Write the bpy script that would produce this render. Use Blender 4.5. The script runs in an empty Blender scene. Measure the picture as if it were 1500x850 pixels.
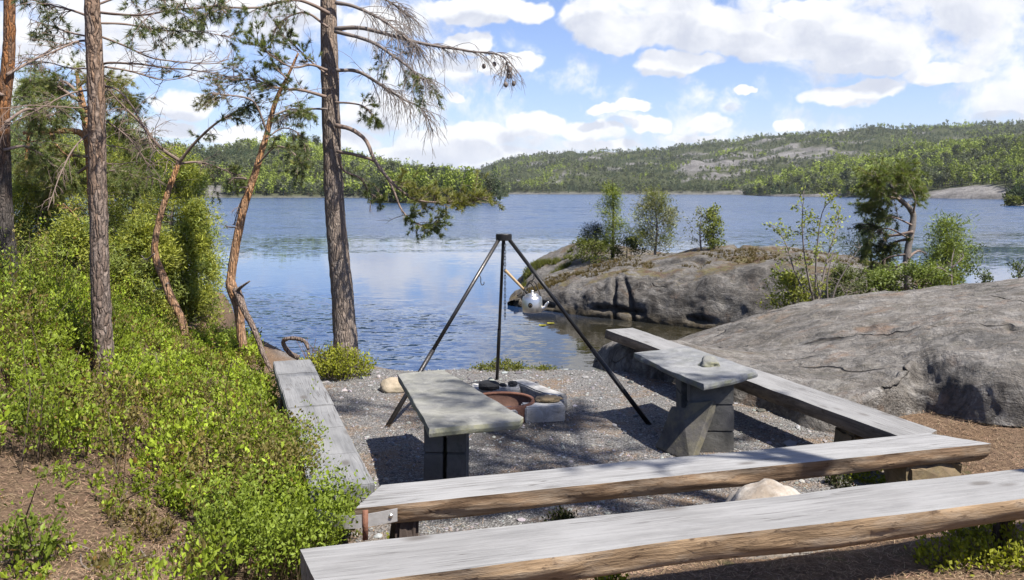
import bpy, math, random
import numpy as np
from mathutils import Vector, Matrix, noise as mnoise

rnd = random.Random(7)
R = np.random.default_rng(11)
F, CX, HY, HC = 1250.0, 750.0, 280.0, 2.1     # lens in picture pixels, horizon row, eye height above the gravel
WZ = -0.9                                      # lake level
SUN = np.array([-0.50, 0.42])                  # ground shift of a shadow per metre of height
scene = bpy.context.scene
COL = scene.collection
PI = math.pi

def P(px, py, z=0.0):
    y = (HC - z) * F / (py - HY)
    return np.array([(px - CX) * y / F, y, z])
def Q(px, py, d):
    return np.array([(px - CX) * d / F, d, HC - (py - HY) * d / F])
def ss(a, b, x):
    t = np.clip((x - a) / (b - a), 0, 1)
    return t * t * (3 - 2 * t)

# ------------------------------------------------------------------ numpy noise
_perm = R.permutation(256); _perm = np.concatenate([_perm, _perm, _perm])
_g = R.normal(size=(256, 3)); _g /= np.linalg.norm(_g, axis=1)[:, None]
def pnoise(p):
    p = np.asarray(p, float); i = np.floor(p).astype(int); f = p - i; u = f * f * f * (f * (f * 6 - 15) + 10)
    out = 0
    for dx in (0, 1):
        for dy in (0, 1):
            for dz in (0, 1):
                h = _perm[_perm[_perm[(i[..., 0] + dx) & 255] + ((i[..., 1] + dy) & 255)] + ((i[..., 2] + dz) & 255)]
                d = f - np.array([dx, dy, dz])
                w = (u[..., 0] if dx else 1 - u[..., 0]) * (u[..., 1] if dy else 1 - u[..., 1]) * (u[..., 2] if dz else 1 - u[..., 2])
                out = out + w * (_g[h] * d).sum(-1)
    return out * 1.6
def fbm(p, o=4, l=2.0, g=0.5):
    p = np.asarray(p, float); s = 0; a = 1
    for k in range(o):
        s = s + a * pnoise(p * (l ** k) + 17.3 * k); a *= g
    return s

# ------------------------------------------------------------------ mesh builder
class MB:
    def __init__(s): s.v = []; s.c = []; s.f3 = []; s.f4 = []; s.m3 = []; s.m4 = []; s.n = 0
    def add(s, v, q=None, t=None, col=None, m=0):
        v = np.asarray(v, float).reshape(-1, 3)
        if col is None: col = np.ones((len(v), 3)) * 0.5
        col = np.broadcast_to(np.asarray(col, float), (len(v), 3))
        s.v.append(v); s.c.append(col)
        if q is not None and len(q): q = np.asarray(q, int); s.f4.append(q + s.n); s.m4.append(np.full(len(q), m))
        if t is not None and len(t): t = np.asarray(t, int); s.f3.append(t + s.n); s.m3.append(np.full(len(t), m))
        s.n += len(v)
    def build(s, name, mats, parent=None, smooth=True, loc=None, link=True, attr=None):
        me = bpy.data.meshes.new(name)
        if s.n:
            V = np.concatenate(s.v)
            if loc is not None: V = V - np.asarray(loc)
            q = np.concatenate(s.f4) if s.f4 else np.zeros((0, 4), int)
            t = np.concatenate(s.f3) if s.f3 else np.zeros((0, 3), int)
            mi = np.concatenate([np.concatenate(s.m4) if s.m4 else np.zeros(0, int), np.concatenate(s.m3) if s.m3 else np.zeros(0, int)])
            li = np.concatenate([q.ravel(), t.ravel()])
            st = np.concatenate([np.arange(len(q)) * 4, len(q) * 4 + np.arange(len(t)) * 3])
            me.vertices.add(len(V)); me.vertices.foreach_set('co', V.astype(np.float32).ravel())
            me.loops.add(len(li)); me.loops.foreach_set('vertex_index', li.astype(np.int32))
            me.polygons.add(len(st)); me.polygons.foreach_set('loop_start', st.astype(np.int32))
            me.polygons.foreach_set('material_index', mi.astype(np.int32))
            me.polygons.foreach_set('use_smooth', np.full(len(st), smooth))
            a = me.attributes.new('Col', 'FLOAT_COLOR', 'POINT')
            C = np.concatenate(s.c); C = np.concatenate([C, np.ones((len(C), 1))], 1)
            a.data.foreach_set('color', C.astype(np.float32).ravel())
            if attr:
                for k, arr in attr.items():
                    a = me.attributes.new(k, 'FLOAT', 'POINT'); a.data.foreach_set('value', np.asarray(arr, np.float32).ravel())
            me.update(calc_edges=True); me.validate()
        for m in (mats if isinstance(mats, (list, tuple)) else [mats]): me.materials.append(m)
        o = bpy.data.objects.new(name, me)
        if link: COL.objects.link(o)
        if parent is not None: o.parent = parent
        if loc is not None and parent is None: o.location = loc
        return o

def tag(o, label=None, cat=None, group=None, kind=None):
    if label: o['label'] = label
    if cat: o['category'] = cat
    if group: o['group'] = group
    if kind: o['kind'] = kind
    return o
def thing(name, label, cat, loc=(0, 0, 0), rz=0, group=None):
    o = bpy.data.objects.new(name, None); COL.objects.link(o); o.empty_display_size = 0.1
    o.location = loc; o.rotation_euler = (0, 0, rz)
    return tag(o, label, cat, group)

def cat_rom(pts, n):
    pts = np.asarray(pts, float)
    if len(pts) < 3:
        t = np.linspace(0, 1, n)[:, None]; return pts[0] * (1 - t) + pts[-1] * t
    e = np.concatenate([[2 * pts[0] - pts[1]], pts, [2 * pts[-1] - pts[-2]]])
    out = []
    for u in np.linspace(0, len(pts) - 1 - 1e-9, n):
        i = int(u); t = u - i; a, b, c, d = e[i:i + 4]
        out.append(0.5 * (2 * b + (c - a) * t + (2 * a - 5 * b + 4 * c - d) * t * t + (3 * b - a - 3 * c + d) * t ** 3))
    return np.array(out)
def tube(mb, path, rad, seg=6, col=None, m=0, rough=0.0, cap=True, freq=6.0):
    path = np.asarray(path, float); n = len(path); rad = np.broadcast_to(np.asarray(rad, float), (n,))
    T = np.gradient(path, axis=0); T /= np.linalg.norm(T, axis=1)[:, None] + 1e-9
    up = np.array([0, 0, 1.0]) if abs(T[0][2]) < 0.9 else np.array([1.0, 0, 0])
    x = np.cross(T[0], up); x /= np.linalg.norm(x)
    X = []
    for i in range(n):
        x = x - T[i] * x.dot(T[i]); x /= np.linalg.norm(x) + 1e-9; X.append(x)
    X = np.array(X); Y = np.cross(T, X)
    a = np.arange(seg) * 2 * PI / seg
    V = path[:, None] + rad[:, None, None] * (np.cos(a)[None, :, None] * X[:, None] + np.sin(a)[None, :, None] * Y[:, None])
    if rough:
        nn = fbm(V * freq, 3)
        V = path[:, None] + (V - path[:, None]) * (1 + rough * nn[..., None])
    V = V.reshape(-1, 3)
    i, j = np.meshgrid(np.arange(n - 1), np.arange(seg), indexing='ij')
    a0 = i * seg + j; a1 = i * seg + (j + 1) % seg
    q = np.stack([a0, a1, a1 + seg, a0 + seg], -1).reshape(-1, 4)
    t = None
    if cap:
        V = np.concatenate([V, path[:1], path[-1:]]); k = n * seg; jj = np.arange(seg)
        t = np.concatenate([np.stack([np.full(seg, k), (jj + 1) % seg, jj], -1), np.stack([np.full(seg, k + 1), (n - 1) * seg + jj, (n - 1) * seg + (jj + 1) % seg], -1)])
    mb.add(V, q, t, col, m)
def unit(v): return v / (np.linalg.norm(v, axis=-1, keepdims=True) + 1e-9)
def needles(mb, pos, dirs, L, W, spread, per, col, cvar=0.25):
    """per thin triangles round every (pos, dir)"""
    pos = np.repeat(np.asarray(pos, float), per, 0); dirs = np.repeat(np.asarray(dirs, float), per, 0); n = len(pos)
    d = unit(dirs + R.normal(size=(n, 3)) * spread); s = unit(np.cross(d, R.normal(size=(n, 3))))
    l = L * R.uniform(0.65, 1.15, (n, 1)); V = np.stack([pos - s * W / 2, pos + s * W / 2, pos + d * l], 1).reshape(-1, 3)
    c = np.repeat(np.asarray(col)[None] if np.ndim(col) == 1 else np.repeat(col, per, 0), n if np.ndim(col) == 1 else 1, 0)
    c = c * R.uniform(1 - cvar, 1 + cvar, (n, 1))
    mb.add(V, None, np.arange(3 * n).reshape(-1, 3), np.repeat(c, 3, 0))
def leaves(mb, pos, axis, L, W, col, cvar=0.25, fold=0.15, nrm=(0.2, -0.3, 0.6), nj=0.75):
    n = len(pos); axis = unit(np.asarray(axis, float)); s = unit(np.cross(axis, np.asarray(nrm) + R.normal(size=(n, 3)) * nj)); nr = np.cross(axis, s)
    l = (np.broadcast_to(L, (n,)) * R.uniform(0.7, 1.2, n))[:, None]; w = (np.broadcast_to(W, (n,)) * R.uniform(0.8, 1.2, n))[:, None]
    V = np.stack([pos, pos + axis * l * 0.5 + s * w * 0.5 + nr * fold * w, pos + axis * l, pos + axis * l * 0.5 - s * w * 0.5 + nr * fold * w], 1).reshape(-1, 3)
    c = np.broadcast_to(np.asarray(col, float), (n, 3)) * R.uniform(1 - cvar, 1 + cvar, (n, 1))
    mb.add(V, np.arange(4 * n).reshape(-1, 4), None, np.repeat(c, 4, 0))

# ------------------------------------------------------------------ materials
class NT:
    def __init__(s, nt): s.nt = nt
    def n(s, typ, ins=None, out=0, **kw):
        nd = s.nt.nodes.new(typ)
        for k, v in kw.items(): setattr(nd, k, v)
        for k, v in (ins or {}).items():
            sk = nd.inputs[k]
            if isinstance(v, bpy.types.NodeSocket): s.nt.links.new(v, sk)
            else: sk.default_value = v
        return nd.outputs[out] if out is not None else nd
    def math(s, op, a, b=0.0, c=0.0, clamp=False): return s.n('ShaderNodeMath', {0: a, 1: b, 2: c}, operation=op, use_clamp=clamp)
    def vm(s, op, a, b=(0, 0, 0), out=0): return s.n('ShaderNodeVectorMath', {0: a, 1: b}, out, operation=op)
    def mapr(s, v, a, b, c=0.0, d=1.0, smooth=False):
        return s.n('ShaderNodeMapRange', {0: v, 1: a, 2: b, 3: c, 4: d}, interpolation_type='SMOOTHSTEP' if smooth else 'LINEAR')
    def mix(s, f, a, b, blend='MIX'):
        nd = s.nt.nodes.new('ShaderNodeMix'); nd.data_type = 'RGBA'; nd.blend_type = blend; nd.clamp_factor = True
        for k, v in ((0, f), (6, a), (7, b)):
            if isinstance(v, bpy.types.NodeSocket): s.nt.links.new(v, nd.inputs[k])
            else: nd.inputs[k].default_value = (*v, 1) if (k > 0 and len(v) == 3) else v
        return nd.outputs[2]
    def noise(s, vec, scale, detail=4, rough=0.55, dist=0.0, out=0):
        return s.n('ShaderNodeTexNoise', {'Vector': vec, 'Scale': scale, 'Detail': detail, 'Roughness': rough, 'Distortion': dist}, out)
    def scale(s, vec, sc): return s.vm('MULTIPLY', vec, sc)
    def bump(s, h, st, dist, norm=None):
        d = {'Height': h, 'Strength': st, 'Distance': dist}
        if norm is not None: d['Normal'] = norm
        return s.n('ShaderNodeBump', d)
def new_mat(name, rough=0.8, spec=0.3):
    m = bpy.data.materials.new(name); m.use_nodes = True; nt = m.node_tree
    b = nt.nodes['Principled BSDF']; b.inputs['Roughness'].default_value = rough; b.inputs['Specular IOR Level'].default_value = spec
    return m, NT(nt), b
ALB = 0.64                                     # overall albedo level of the painted palette
def setin(t, b, **kw):
    for k, v in kw.items():
        if k == 'Base_Color' and not kw.get('Metallic', 0) and b.inputs['IOR'].default_value != 1.333: v = tuple(x * ALB for x in v) if isinstance(v, tuple) else t.vm('MULTIPLY', v, (ALB, ALB, ALB))
        sk = b.inputs[k.replace('_', ' ')]
        if isinstance(v, bpy.types.NodeSocket): t.nt.links.new(v, sk)
        else: sk.default_value = (*v, 1) if isinstance(v, tuple) and len(v) == 3 else v
def ocoord(t): return t.n('ShaderNodeTexCoord', None, 3)
def wpos(t): return t.n('ShaderNodeNewGeometry', None, 0)
def wnorm(t): return t.n('ShaderNodeNewGeometry', None, 1)
def sepz(t, v, i=2): return t.n('ShaderNodeSeparateXYZ', {0: v}, i)

def plain(name, c, rough=0.7, metal=0.0, spec=0.4, var=0.25, sc=30.0, bump=0.15):
    m, t, b = new_mat(name, rough, spec)
    p = ocoord(t); nz = t.noise(p, sc, 5, 0.65)
    setin(t, b, Base_Color=t.mix(nz, tuple(x * (1 - var) for x in c), tuple(min(1, x * (1 + var)) for x in c)), Metallic=metal,
          Normal=t.bump(t.noise(p, sc * 3, 3), bump, 0.01))
    return m
def leaf_mat(name, trans=0.35, rough=0.55, rand=0.0, tint=(1.3, 1.35, 0.6)):
    m, t, b = new_mat(name, rough, 0.25)
    c = t.n('ShaderNodeAttribute', None, 0, attribute_name='Col')
    if rand:
        r = t.n('ShaderNodeObjectInfo', None, 5); c = t.vm('SCALE', c); t.nt.links.new(t.mapr(r, 0, 1, 1 - rand, 1 + rand), c.node.inputs['Scale'])
    setin(t, b, Base_Color=c)
    tr = t.n('ShaderNodeBsdfTranslucent', {'Color': t.vm('MULTIPLY', c, tuple(x * ALB for x in tint))})
    mx = t.n('ShaderNodeMixShader', {0: trans, 1: b.outputs[0], 2: tr})
    t.nt.links.new(mx, t.nt.nodes['Material Output'].inputs['Surface'])
    return m
def wood_top(name, seed=0.0, base=(0.31, 0.303, 0.295), dark=(0.215, 0.21, 0.205)):
    m, t, b = new_mat(name, 0.75, 0.25)
    p = t.vm('ADD', ocoord(t), (seed, seed * 0.37, 0))
    wob = t.vm('SUBTRACT', t.noise(t.scale(p, (1.2, 4, 4)), 1.0, 2, out=1), (0.5, 0.5, 0.5))
    pw = t.vm('ADD', p, t.vm('MULTIPLY', wob, (0, 0.05, 0.05)))
    st = t.noise(t.scale(pw, (1.6, 55, 55)), 1.0, 6, 0.65)
    big = t.noise(t.scale(p, (1.3, 3.5, 3.5)), 1.3, 4, 0.6)
    spk = t.noise(t.scale(p, (30, 90, 90)), 1.0, 3, 0.7)
    c = t.mix(t.mapr(st, 0.32, 0.68), dark, base)
    c = t.mix(t.mapr(big, 0.38, 0.68), c, t.mix(0.5, c, (0.40, 0.395, 0.39)))
    c = t.mix(t.math('MULTIPLY', t.mapr(spk, 0.6, 0.72), 0.35), c, (0.15, 0.14, 0.135))
    # knots and drying cracks
    kv = t.n('ShaderNodeTexVoronoi', {'Vector': t.scale(pw, (2.3, 5.6, 0)), 'Scale': 1.0, 'Randomness': 1.0}, 0)
    kn = t.mapr(kv, 0.06, 0.22, 1, 0, True)
    c = t.mix(t.mapr(t.noise(t.scale(p, (2.5, 9, 9)), 1.0, 5, 0.7), 0.5, 0.72, 0, 0.45), c, tuple(x * 0.72 for x in dark))
    c = t.mix(t.math('MULTIPLY', kn, 0.75), c, (0.12, 0.105, 0.092))
    cr = t.noise(t.scale(pw, (0.8, 26, 0)), 1.0, 2, 0.5)
    crk = t.math('MULTIPLY', t.mapr(t.math('ABSOLUTE', t.math('SUBTRACT', cr, 0.5)), 0.0, 0.016, 1, 0), t.mapr(t.noise(t.scale(p, (1.5, 3, 3)), 1.0, 2), 0.42, 0.58))
    c = t.mix(t.math('MULTIPLY', crk, 0.75), c, (0.09, 0.08, 0.072))
    h = t.math('SUBTRACT', st, t.math('MULTIPLY', crk, 0.9))
    setin(t, b, Base_Color=c, Normal=t.bump(h, 0.45, 0.008))
    return m
def wood_side(name, seed=0.0, a=(0.34, 0.23, 0.14), d=(0.16, 0.10, 0.062)):
    m, t, b = new_mat(name, 0.8, 0.2)
    p = t.vm('ADD', ocoord(t), (seed, 0.3 * seed, 0))
    st = t.noise(t.scale(p, (2.2, 40, 40)), 1.0, 5, 0.65, 0.3)
    big = t.noise(t.scale(p, (1.8, 7, 7)), 1.4, 4, 0.65)
    fl = t.noise(t.scale(p, (9, 30, 30)), 1.0, 4, 0.7)
    c = t.mix(t.mapr(st, 0.33, 0.66), d, a)
    c = t.mix(t.mapr(big, 0.46, 0.66), c, (0.38, 0.30, 0.22))
    c = t.mix(t.math('MULTIPLY', t.mapr(fl, 0.58, 0.66), 0.8), c, (0.09, 0.055, 0.035))
    setin(t, b, Base_Color=c, Normal=t.bump(t.math('ADD', st, t.math('MULTIPLY', fl, 0.6)), 0.6, 0.012))
    return m
def slate(name, base=(0.29, 0.285, 0.262), dark=(0.15, 0.15, 0.145), lich=(0.33, 0.32, 0.14), la=0.5):
    m, t, b = new_mat(name, 0.8, 0.25)
    p = ocoord(t)
    n1 = t.noise(p, 3.5, 6, 0.62, 0.6); n2 = t.noise(p, 60, 4, 0.7); n3 = t.noise(p, 9, 5, 0.6, 0.4)
    c = t.mix(t.mapr(n1, 0.38, 0.60), dark, base)
    c = t.mix(t.mapr(t.noise(p, 5.5, 6, 0.7, 0.8), 0.53, 0.66, 0, 0.55), c, tuple(x * 0.55 for x in dark))
    c = t.mix(t.math('MULTIPLY', t.mapr(n3, 0.55, 0.68), 0.5), c, tuple(min(1, x * 1.3) for x in base))
    c = t.mix(t.math('MULTIPLY', t.mapr(n2, 0.56, 0.70), 0.5), c, (0.13, 0.13, 0.12))
    side = t.mapr(sepz(t, wnorm(t)), 0.2, 0.8, 1, 0)
    lm = t.math('MULTIPLY', t.mapr(t.noise(p, 7, 5, 0.65), 0.42, 0.6), t.math('ADD', t.math('MULTIPLY', side, 0.8), 0.16))
    c = t.mix(t.math('MULTIPLY', lm, la), c, lich)
    setin(t, b, Base_Color=c, Normal=t.bump(t.math('ADD', n3, t.math('MULTIPLY', n2, 0.25)), 0.5, 0.02))
    return m
def gneiss(name, warm=0.5, moss=0.5, pale=0.5, tone=1.0, crack=0.8):
    m, t, b = new_mat(name, 0.9, 0.15)
    p = wpos(t)
    k = lambda *c: tuple(x * tone for x in c)
    wv = t.vm('SUBTRACT', t.noise(p, 0.9, 3, out=1), (0.5, 0.5, 0.5))
    pw = t.vm('ADD', p, t.vm('MULTIPLY', wv, (0.7, 0.7, 0.7)))
    n1 = t.noise(p, 0.55, 6, 0.68, 0.5); n2 = t.noise(p, 5.0, 6, 0.7, 0.3); n3 = t.noise(p, 42, 4, 0.75)
    str_ = t.noise(t.scale(pw, (3.0, 3.0, 0.45)), 1.0, 5, 0.68)        # run-off streaks down the face
    rt = t.n('ShaderNodeVectorRotate', {0: pw, 'Angle': 0.75}, rotation_type='Z_AXIS')
    fol = t.noise(t.scale(rt, (0.8, 6.5, 5.0)), 1.0, 6, 0.68)          # foliation bands
    fine = t.noise(t.scale(rt, (4.0, 26.0, 20.0)), 1.0, 4, 0.7)
    c = t.mix(t.mapr(n1, 0.34, 0.66), k(0.19, 0.168, 0.145), k(0.31, 0.282, 0.248))
    c = t.mix(t.math('MULTIPLY', t.mapr(fol, 0.47, 0.62), 0.75), c, k(0.40, 0.378, 0.35))
    c = t.mix(t.math('MULTIPLY', t.mapr(fine, 0.50, 0.64), 0.75), c, k(0.125, 0.115, 0.105))
    c = t.mix(t.math('MULTIPLY', t.mapr(n2, 0.50, 0.68), 0.55), c, k(0.14, 0.13, 0.118))
    c = t.mix(t.math('MULTIPLY', t.mapr(t.noise(p, 11, 5, 0.75, 0.6), 0.57, 0.68), pale), c, k(0.46, 0.44, 0.415))
    c = t.mix(t.math('MULTIPLY', t.mapr(n3, 0.52, 0.7), 0.4), c, k(0.10, 0.095, 0.09))
    lic = t.math('MULTIPLY', t.mapr(t.noise(t.scale(rt, (0.7, 1.8, 1.8)), 1.0, 9, 0.78, 0.5), 0.51, 0.58), 0.62)
    c = t.mix(lic, c, k(0.095, 0.09, 0.083))
    c = t.mix(t.math('MULTIPLY', t.mapr(t.noise(p, 24, 5, 0.8, 0.4), 0.60, 0.66), 0.7), c, k(0.47, 0.455, 0.43))
    up = sepz(t, wnorm(t))
    stm = t.math('MULTIPLY', t.mapr(str_, 0.44, 0.60), t.mapr(up, 0.6, 0.98, 0.95, 0.05))
    c = t.mix(stm, c, k(0.075, 0.068, 0.062))
    c = t.mix(t.math('MULTIPLY', t.mapr(t.noise(pw, 2.2, 5, 0.65), 0.56, 0.70), warm), c, k(0.29, 0.195, 0.135))
    l1 = t.math('ABSOLUTE', t.math('SUBTRACT', t.noise(t.scale(rt, (0.16, 0.62, 0.7)), 1.0, 2, 0.4), 0.5))
    g1 = t.mapr(t.noise(p, 0.8, 3), 0.50, 0.58)
    c = t.mix(t.mapr(t.noise(p, 1.9, 7, 0.75, 0.8), 0.50, 0.66, 0, 0.6), c, k(0.40, 0.375, 0.345))
    c = t.mix(t.mapr(t.noise(p, 2.7, 7, 0.75, 0.9), 0.54, 0.68, 0, 0.65), c, k(0.11, 0.10, 0.088))
    ck = t.math('MULTIPLY', t.mapr(l1, 0.0, 0.006, 1, 0, True), g1)
    c = t.mix(t.math('MULTIPLY', ck, crack), c, (0.05, 0.043, 0.037))
    mm = t.math('MULTIPLY', t.mapr(up, 0.78, 0.95), t.mapr(t.noise(p, 1.3, 7, 0.7, 0.4), 0.49, 0.57))
    mc = t.mix(t.mapr(t.noise(p, 5, 4), 0.4, 0.6), (0.13, 0.075, 0.042), (0.17, 0.145, 0.055))
    c = t.mix(t.math('MULTIPLY', mm, moss), c, mc)
    wet = t.mapr(sepz(t, p), WZ + 0.05, WZ + 0.25, 1, 0)
    c = t.mix(t.math('MULTIPLY', wet, 0.75), c, (0.10, 0.075, 0.038))
    h = t.math('ADD', t.math('ADD', t.math('MULTIPLY', n2, 0.8), t.math('MULTIPLY', n3, 0.28)), t.math('SUBTRACT', t.math('ADD', t.math('MULTIPLY', fol, 0.6), t.math('MULTIPLY', fine, 0.35)), t.math('MULTIPLY', ck, 1.0)))
    setin(t, b, Base_Color=c, Normal=t.bump(h, 1.0, 0.10))
    return m
def bark(name, lo, hi, z0=1.0, z1=4.0, grey=(0.20, 0.175, 0.155), sc=1.0):
    """pine bark: plates, turning from lo to hi colour with height"""
    m, t, b = new_mat(name, 0.85, 0.15)
    p = wpos(t)
    wv = t.vm('MULTIPLY', t.vm('SUBTRACT', t.noise(p, 9, 2, out=1), (0.5, 0.5, 0.5)), (0.05, 0.05, 0.05))
    pw = t.scale(t.vm('ADD', p, wv), (30 * sc, 30 * sc, 5.5 * sc))
    e = t.n('ShaderNodeTexVoronoi', {'Vector': pw, 'Scale': 1.0}, 0, feature='DISTANCE_TO_EDGE')
    cell = t.n('ShaderNodeTexVoronoi', {'Vector': pw, 'Scale': 1.0}, 1)
    v = sepz(t, cell, 0)
    hz = t.mapr(t.math('ADD', sepz(t, p), t.math('MULTIPLY', t.math('SUBTRACT', t.noise(p, 1.5, 3), 0.5), 2.5)), z0, z1, 0, 1, True)
    c = t.mix(hz, lo, hi)
    c = t.mix(t.mapr(v, 0.2, 1.0, 0, 0.6), c, grey)
    c = t.mix(t.math('MULTIPLY', t.mapr(t.noise(p, 30, 5, 0.7), 0.5, 0.7), 0.5), c, tuple(x * 0.35 for x in lo))
    c = t.mix(t.math('MULTIPLY', t.mapr(e, 0.0, 0.10, 0.75, 0, True), t.mapr(t.noise(p, 14, 4, 0.7), 0.35, 0.6, 0.25, 1.0)), c, tuple(x * 0.3 for x in lo))
    c = t.mix(t.mapr(t.noise(t.scale(p, (60, 60, 16)), 1.0, 5, 0.75), 0.45, 0.7, 0, 0.5), c, tuple(x * 0.45 for x in lo))
    setin(t, b, Base_Color=c, Normal=t.bump(t.math('ADD', t.mapr(e, 0.0, 0.25), t.math('MULTIPLY', t.noise(p, 60, 4, 0.7), 0.4)), 0.8, 0.02))
    return m

M = {}
M['leaf'] = leaf_mat('leaf', 0.36)
M['needle'] = leaf_mat('needle', 0.35, 0.5)
M['far_leaf'] = leaf_mat('far_foliage', 0.3, 0.7, 0.25)
M['bark_grey'] = bark('bark_grey', (0.30, 0.235, 0.19), (0.36, 0.25, 0.17), 2.5, 6.0, (0.33, 0.29, 0.26))
M['bark_red'] = bark('bark_red', (0.26, 0.19, 0.15), (0.34, 0.22, 0.145), 1.0, 3.2, (0.32, 0.275, 0.245))
M['bark_orange'] = bark('bark_orange', (0.44, 0.25, 0.14), (0.55, 0.29, 0.13), 0.5, 2.5, (0.40, 0.29, 0.21))
M['bark_far'] = bark('bark_far', (0.10, 0.085, 0.075), (0.36, 0.16, 0.06), 2.0, 3.2, (0.13, 0.115, 0.10))
M['twig'] = plain('twig_bark', (0.24, 0.175, 0.14), 0.85, sc=8)
M['twig_grey'] = plain('dead_twig', (0.23, 0.19, 0.165), 0.85, sc=8)
M['dark_bark'] = plain('dark_bark', (0.19, 0.165, 0.145), 0.9, sc=14, bump=0.6, var=0.5)
M['steel'] = plain('black_steel', (0.022, 0.021, 0.021), 0.42, 0.6, sc=25, bump=0.2)
M['steel_worn'] = plain('worn_steel', (0.075, 0.07, 0.066), 0.4, 0.8, sc=25, bump=0.2)
M['alu'] = plain('aluminium', (0.62, 0.60, 0.56), 0.34, 0.95, sc=14, var=0.15)
M['soot'] = plain('soot_black', (0.012, 0.011, 0.010), 0.7, sc=60)
M['charcoal'] = plain('charcoal', (0.03, 0.03, 0.032), 0.75, sc=40, bump=0.8)
M['galv'] = plain('galvanised', (0.42, 0.41, 0.40), 0.5, 0.6, sc=20)
M['rust'] = plain('rust', (0.15, 0.068, 0.042), 0.85, 0.1, sc=22, var=0.5, bump=0.5)
M['rust_dark'] = plain('rust_dark', (0.095, 0.05, 0.035), 0.85, 0.1, sc=14, var=0.55, bump=0.5)
M['handle'] = plain('pale_wood', (0.42, 0.29, 0.15), 0.65, sc=12)
M['slate'] = slate('slate')
M['slate_blue'] = slate('slate_blue', (0.29, 0.29, 0.295), (0.17, 0.175, 0.18), (0.30, 0.31, 0.12), 0.4)
M['slate_dark'] = slate('slate_dark', (0.125, 0.115, 0.105), (0.075, 0.071, 0.065), (0.34, 0.30, 0.15), 0.3)
M['block'] = slate('cast_block', (0.135, 0.13, 0.125), (0.085, 0.083, 0.08), (0.15, 0.15, 0.10), 0.15)
M['granite'] = slate('white_granite', (0.58, 0.565, 0.54), (0.27, 0.26, 0.25), (0.45, 0.40, 0.3), 0.3)
M['boulder'] = slate('pale_boulder', (0.50, 0.46, 0.41), (0.33, 0.27, 0.21), (0.62, 0.6, 0.55), 0.5)
M['sand'] = slate('beige_stone', (0.50, 0.42, 0.31), (0.36, 0.29, 0.2), (0.4, 0.36, 0.2), 0.2)
M['brownstone'] = slate('brown_stone', (0.26, 0.19, 0.11), (0.15, 0.11, 0.07), (0.2, 0.18, 0.08), 0.3)
M['gneiss_near'] = gneiss('gneiss_near', 0.7, 0.12, 0.85, 1.04, 0.8)
M['gneiss_far'] = gneiss('gneiss_far', 0.45, 0.8, 0.35, 0.80, 0.85)

# ------------------------------------------------------------------ ground
def lft(y): return -0.81 - 0.333 * (y - 4.94)                   # inner edge line of the left bench
def ground_z(x, y, detail=True):
    x = np.asarray(x, float); y = np.asarray(y, float)
    p = np.stack([x, y, x * 0], -1)
    n = pnoise(p * 0.55); n2 = fbm(p * 2.1 + 5, 3)
    t = y - (4.55 + 0.294 * (x + 0.83))                          # ahead of the front log
    front = 0.25 * ss(0.0, -1.0, t) + 0.27 * ss(-0.9, -4.5, t)
    a = np.clip(lft(y) - 0.25 - x, 0, 6)
    mound = np.minimum(a * 0.20 + a * a * 0.055, 0.26 + a * 0.20) * ss(1.5, 4.6, y) * (1 - 0.8 * ss(8.6, 13.0, y)) * (1 - 0.3 * ss(5, 8, a))
    ys = 9.85 + 0.8 * ss(-1.1, -2.2, x) + 1.6 * ss(-2.5, -4.0, x) + 5.5 * ss(-4.2, -6.2, x) + 9 * ss(-7, -12, x) + 0.25 * n
    dry = 1 - ss(0.0, 2.6, y - ys)
    right = 0.30 * ss(2.6, 5.0, x) * ss(9.5, 7.0, y)
    z = front + mound + right + (0.02 * n2 + 0.03 * n) * (ss(0.3, -0.6, t) + ss(0, 0.8, a) + 0.15)
    z = z * dry - 2.6 * (1 - dry)
    # soil behind the right-hand rock
    land = ss(3.6, 5.6, x - 0.05 * (y - 12)) * ss(10.5, 12.5, y) * ss(19.5, 16.0, y)
    zl = -0.15 + 0.085 * (x - 4) - 0.02 * np.abs(y - 14) + 0.05 * n
    zl = np.minimum(zl, 0.45)
    return np.where(land > 0.001, np.maximum(z, zl * land + (-2.6) * (1 - land)), z)
def gz(x, y): return float(ground_z(np.array([x]), np.array([y]))[0])
def gravel_mask(x, y):
    p = np.stack([x, y, x * 0], -1); n = fbm(p * 1.7, 4) * 0.35
    t = y - (4.55 + 0.294 * (x + 0.83))
    m = ss(-0.75, -0.35, t + n) * ss(0.02, 0.30, x - lft(y) + 0.30 + 0.4 * n) * ss(0.9, 0.4, x - 2.5 + 0.28 * (y - 6) + n)
    return m

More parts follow.
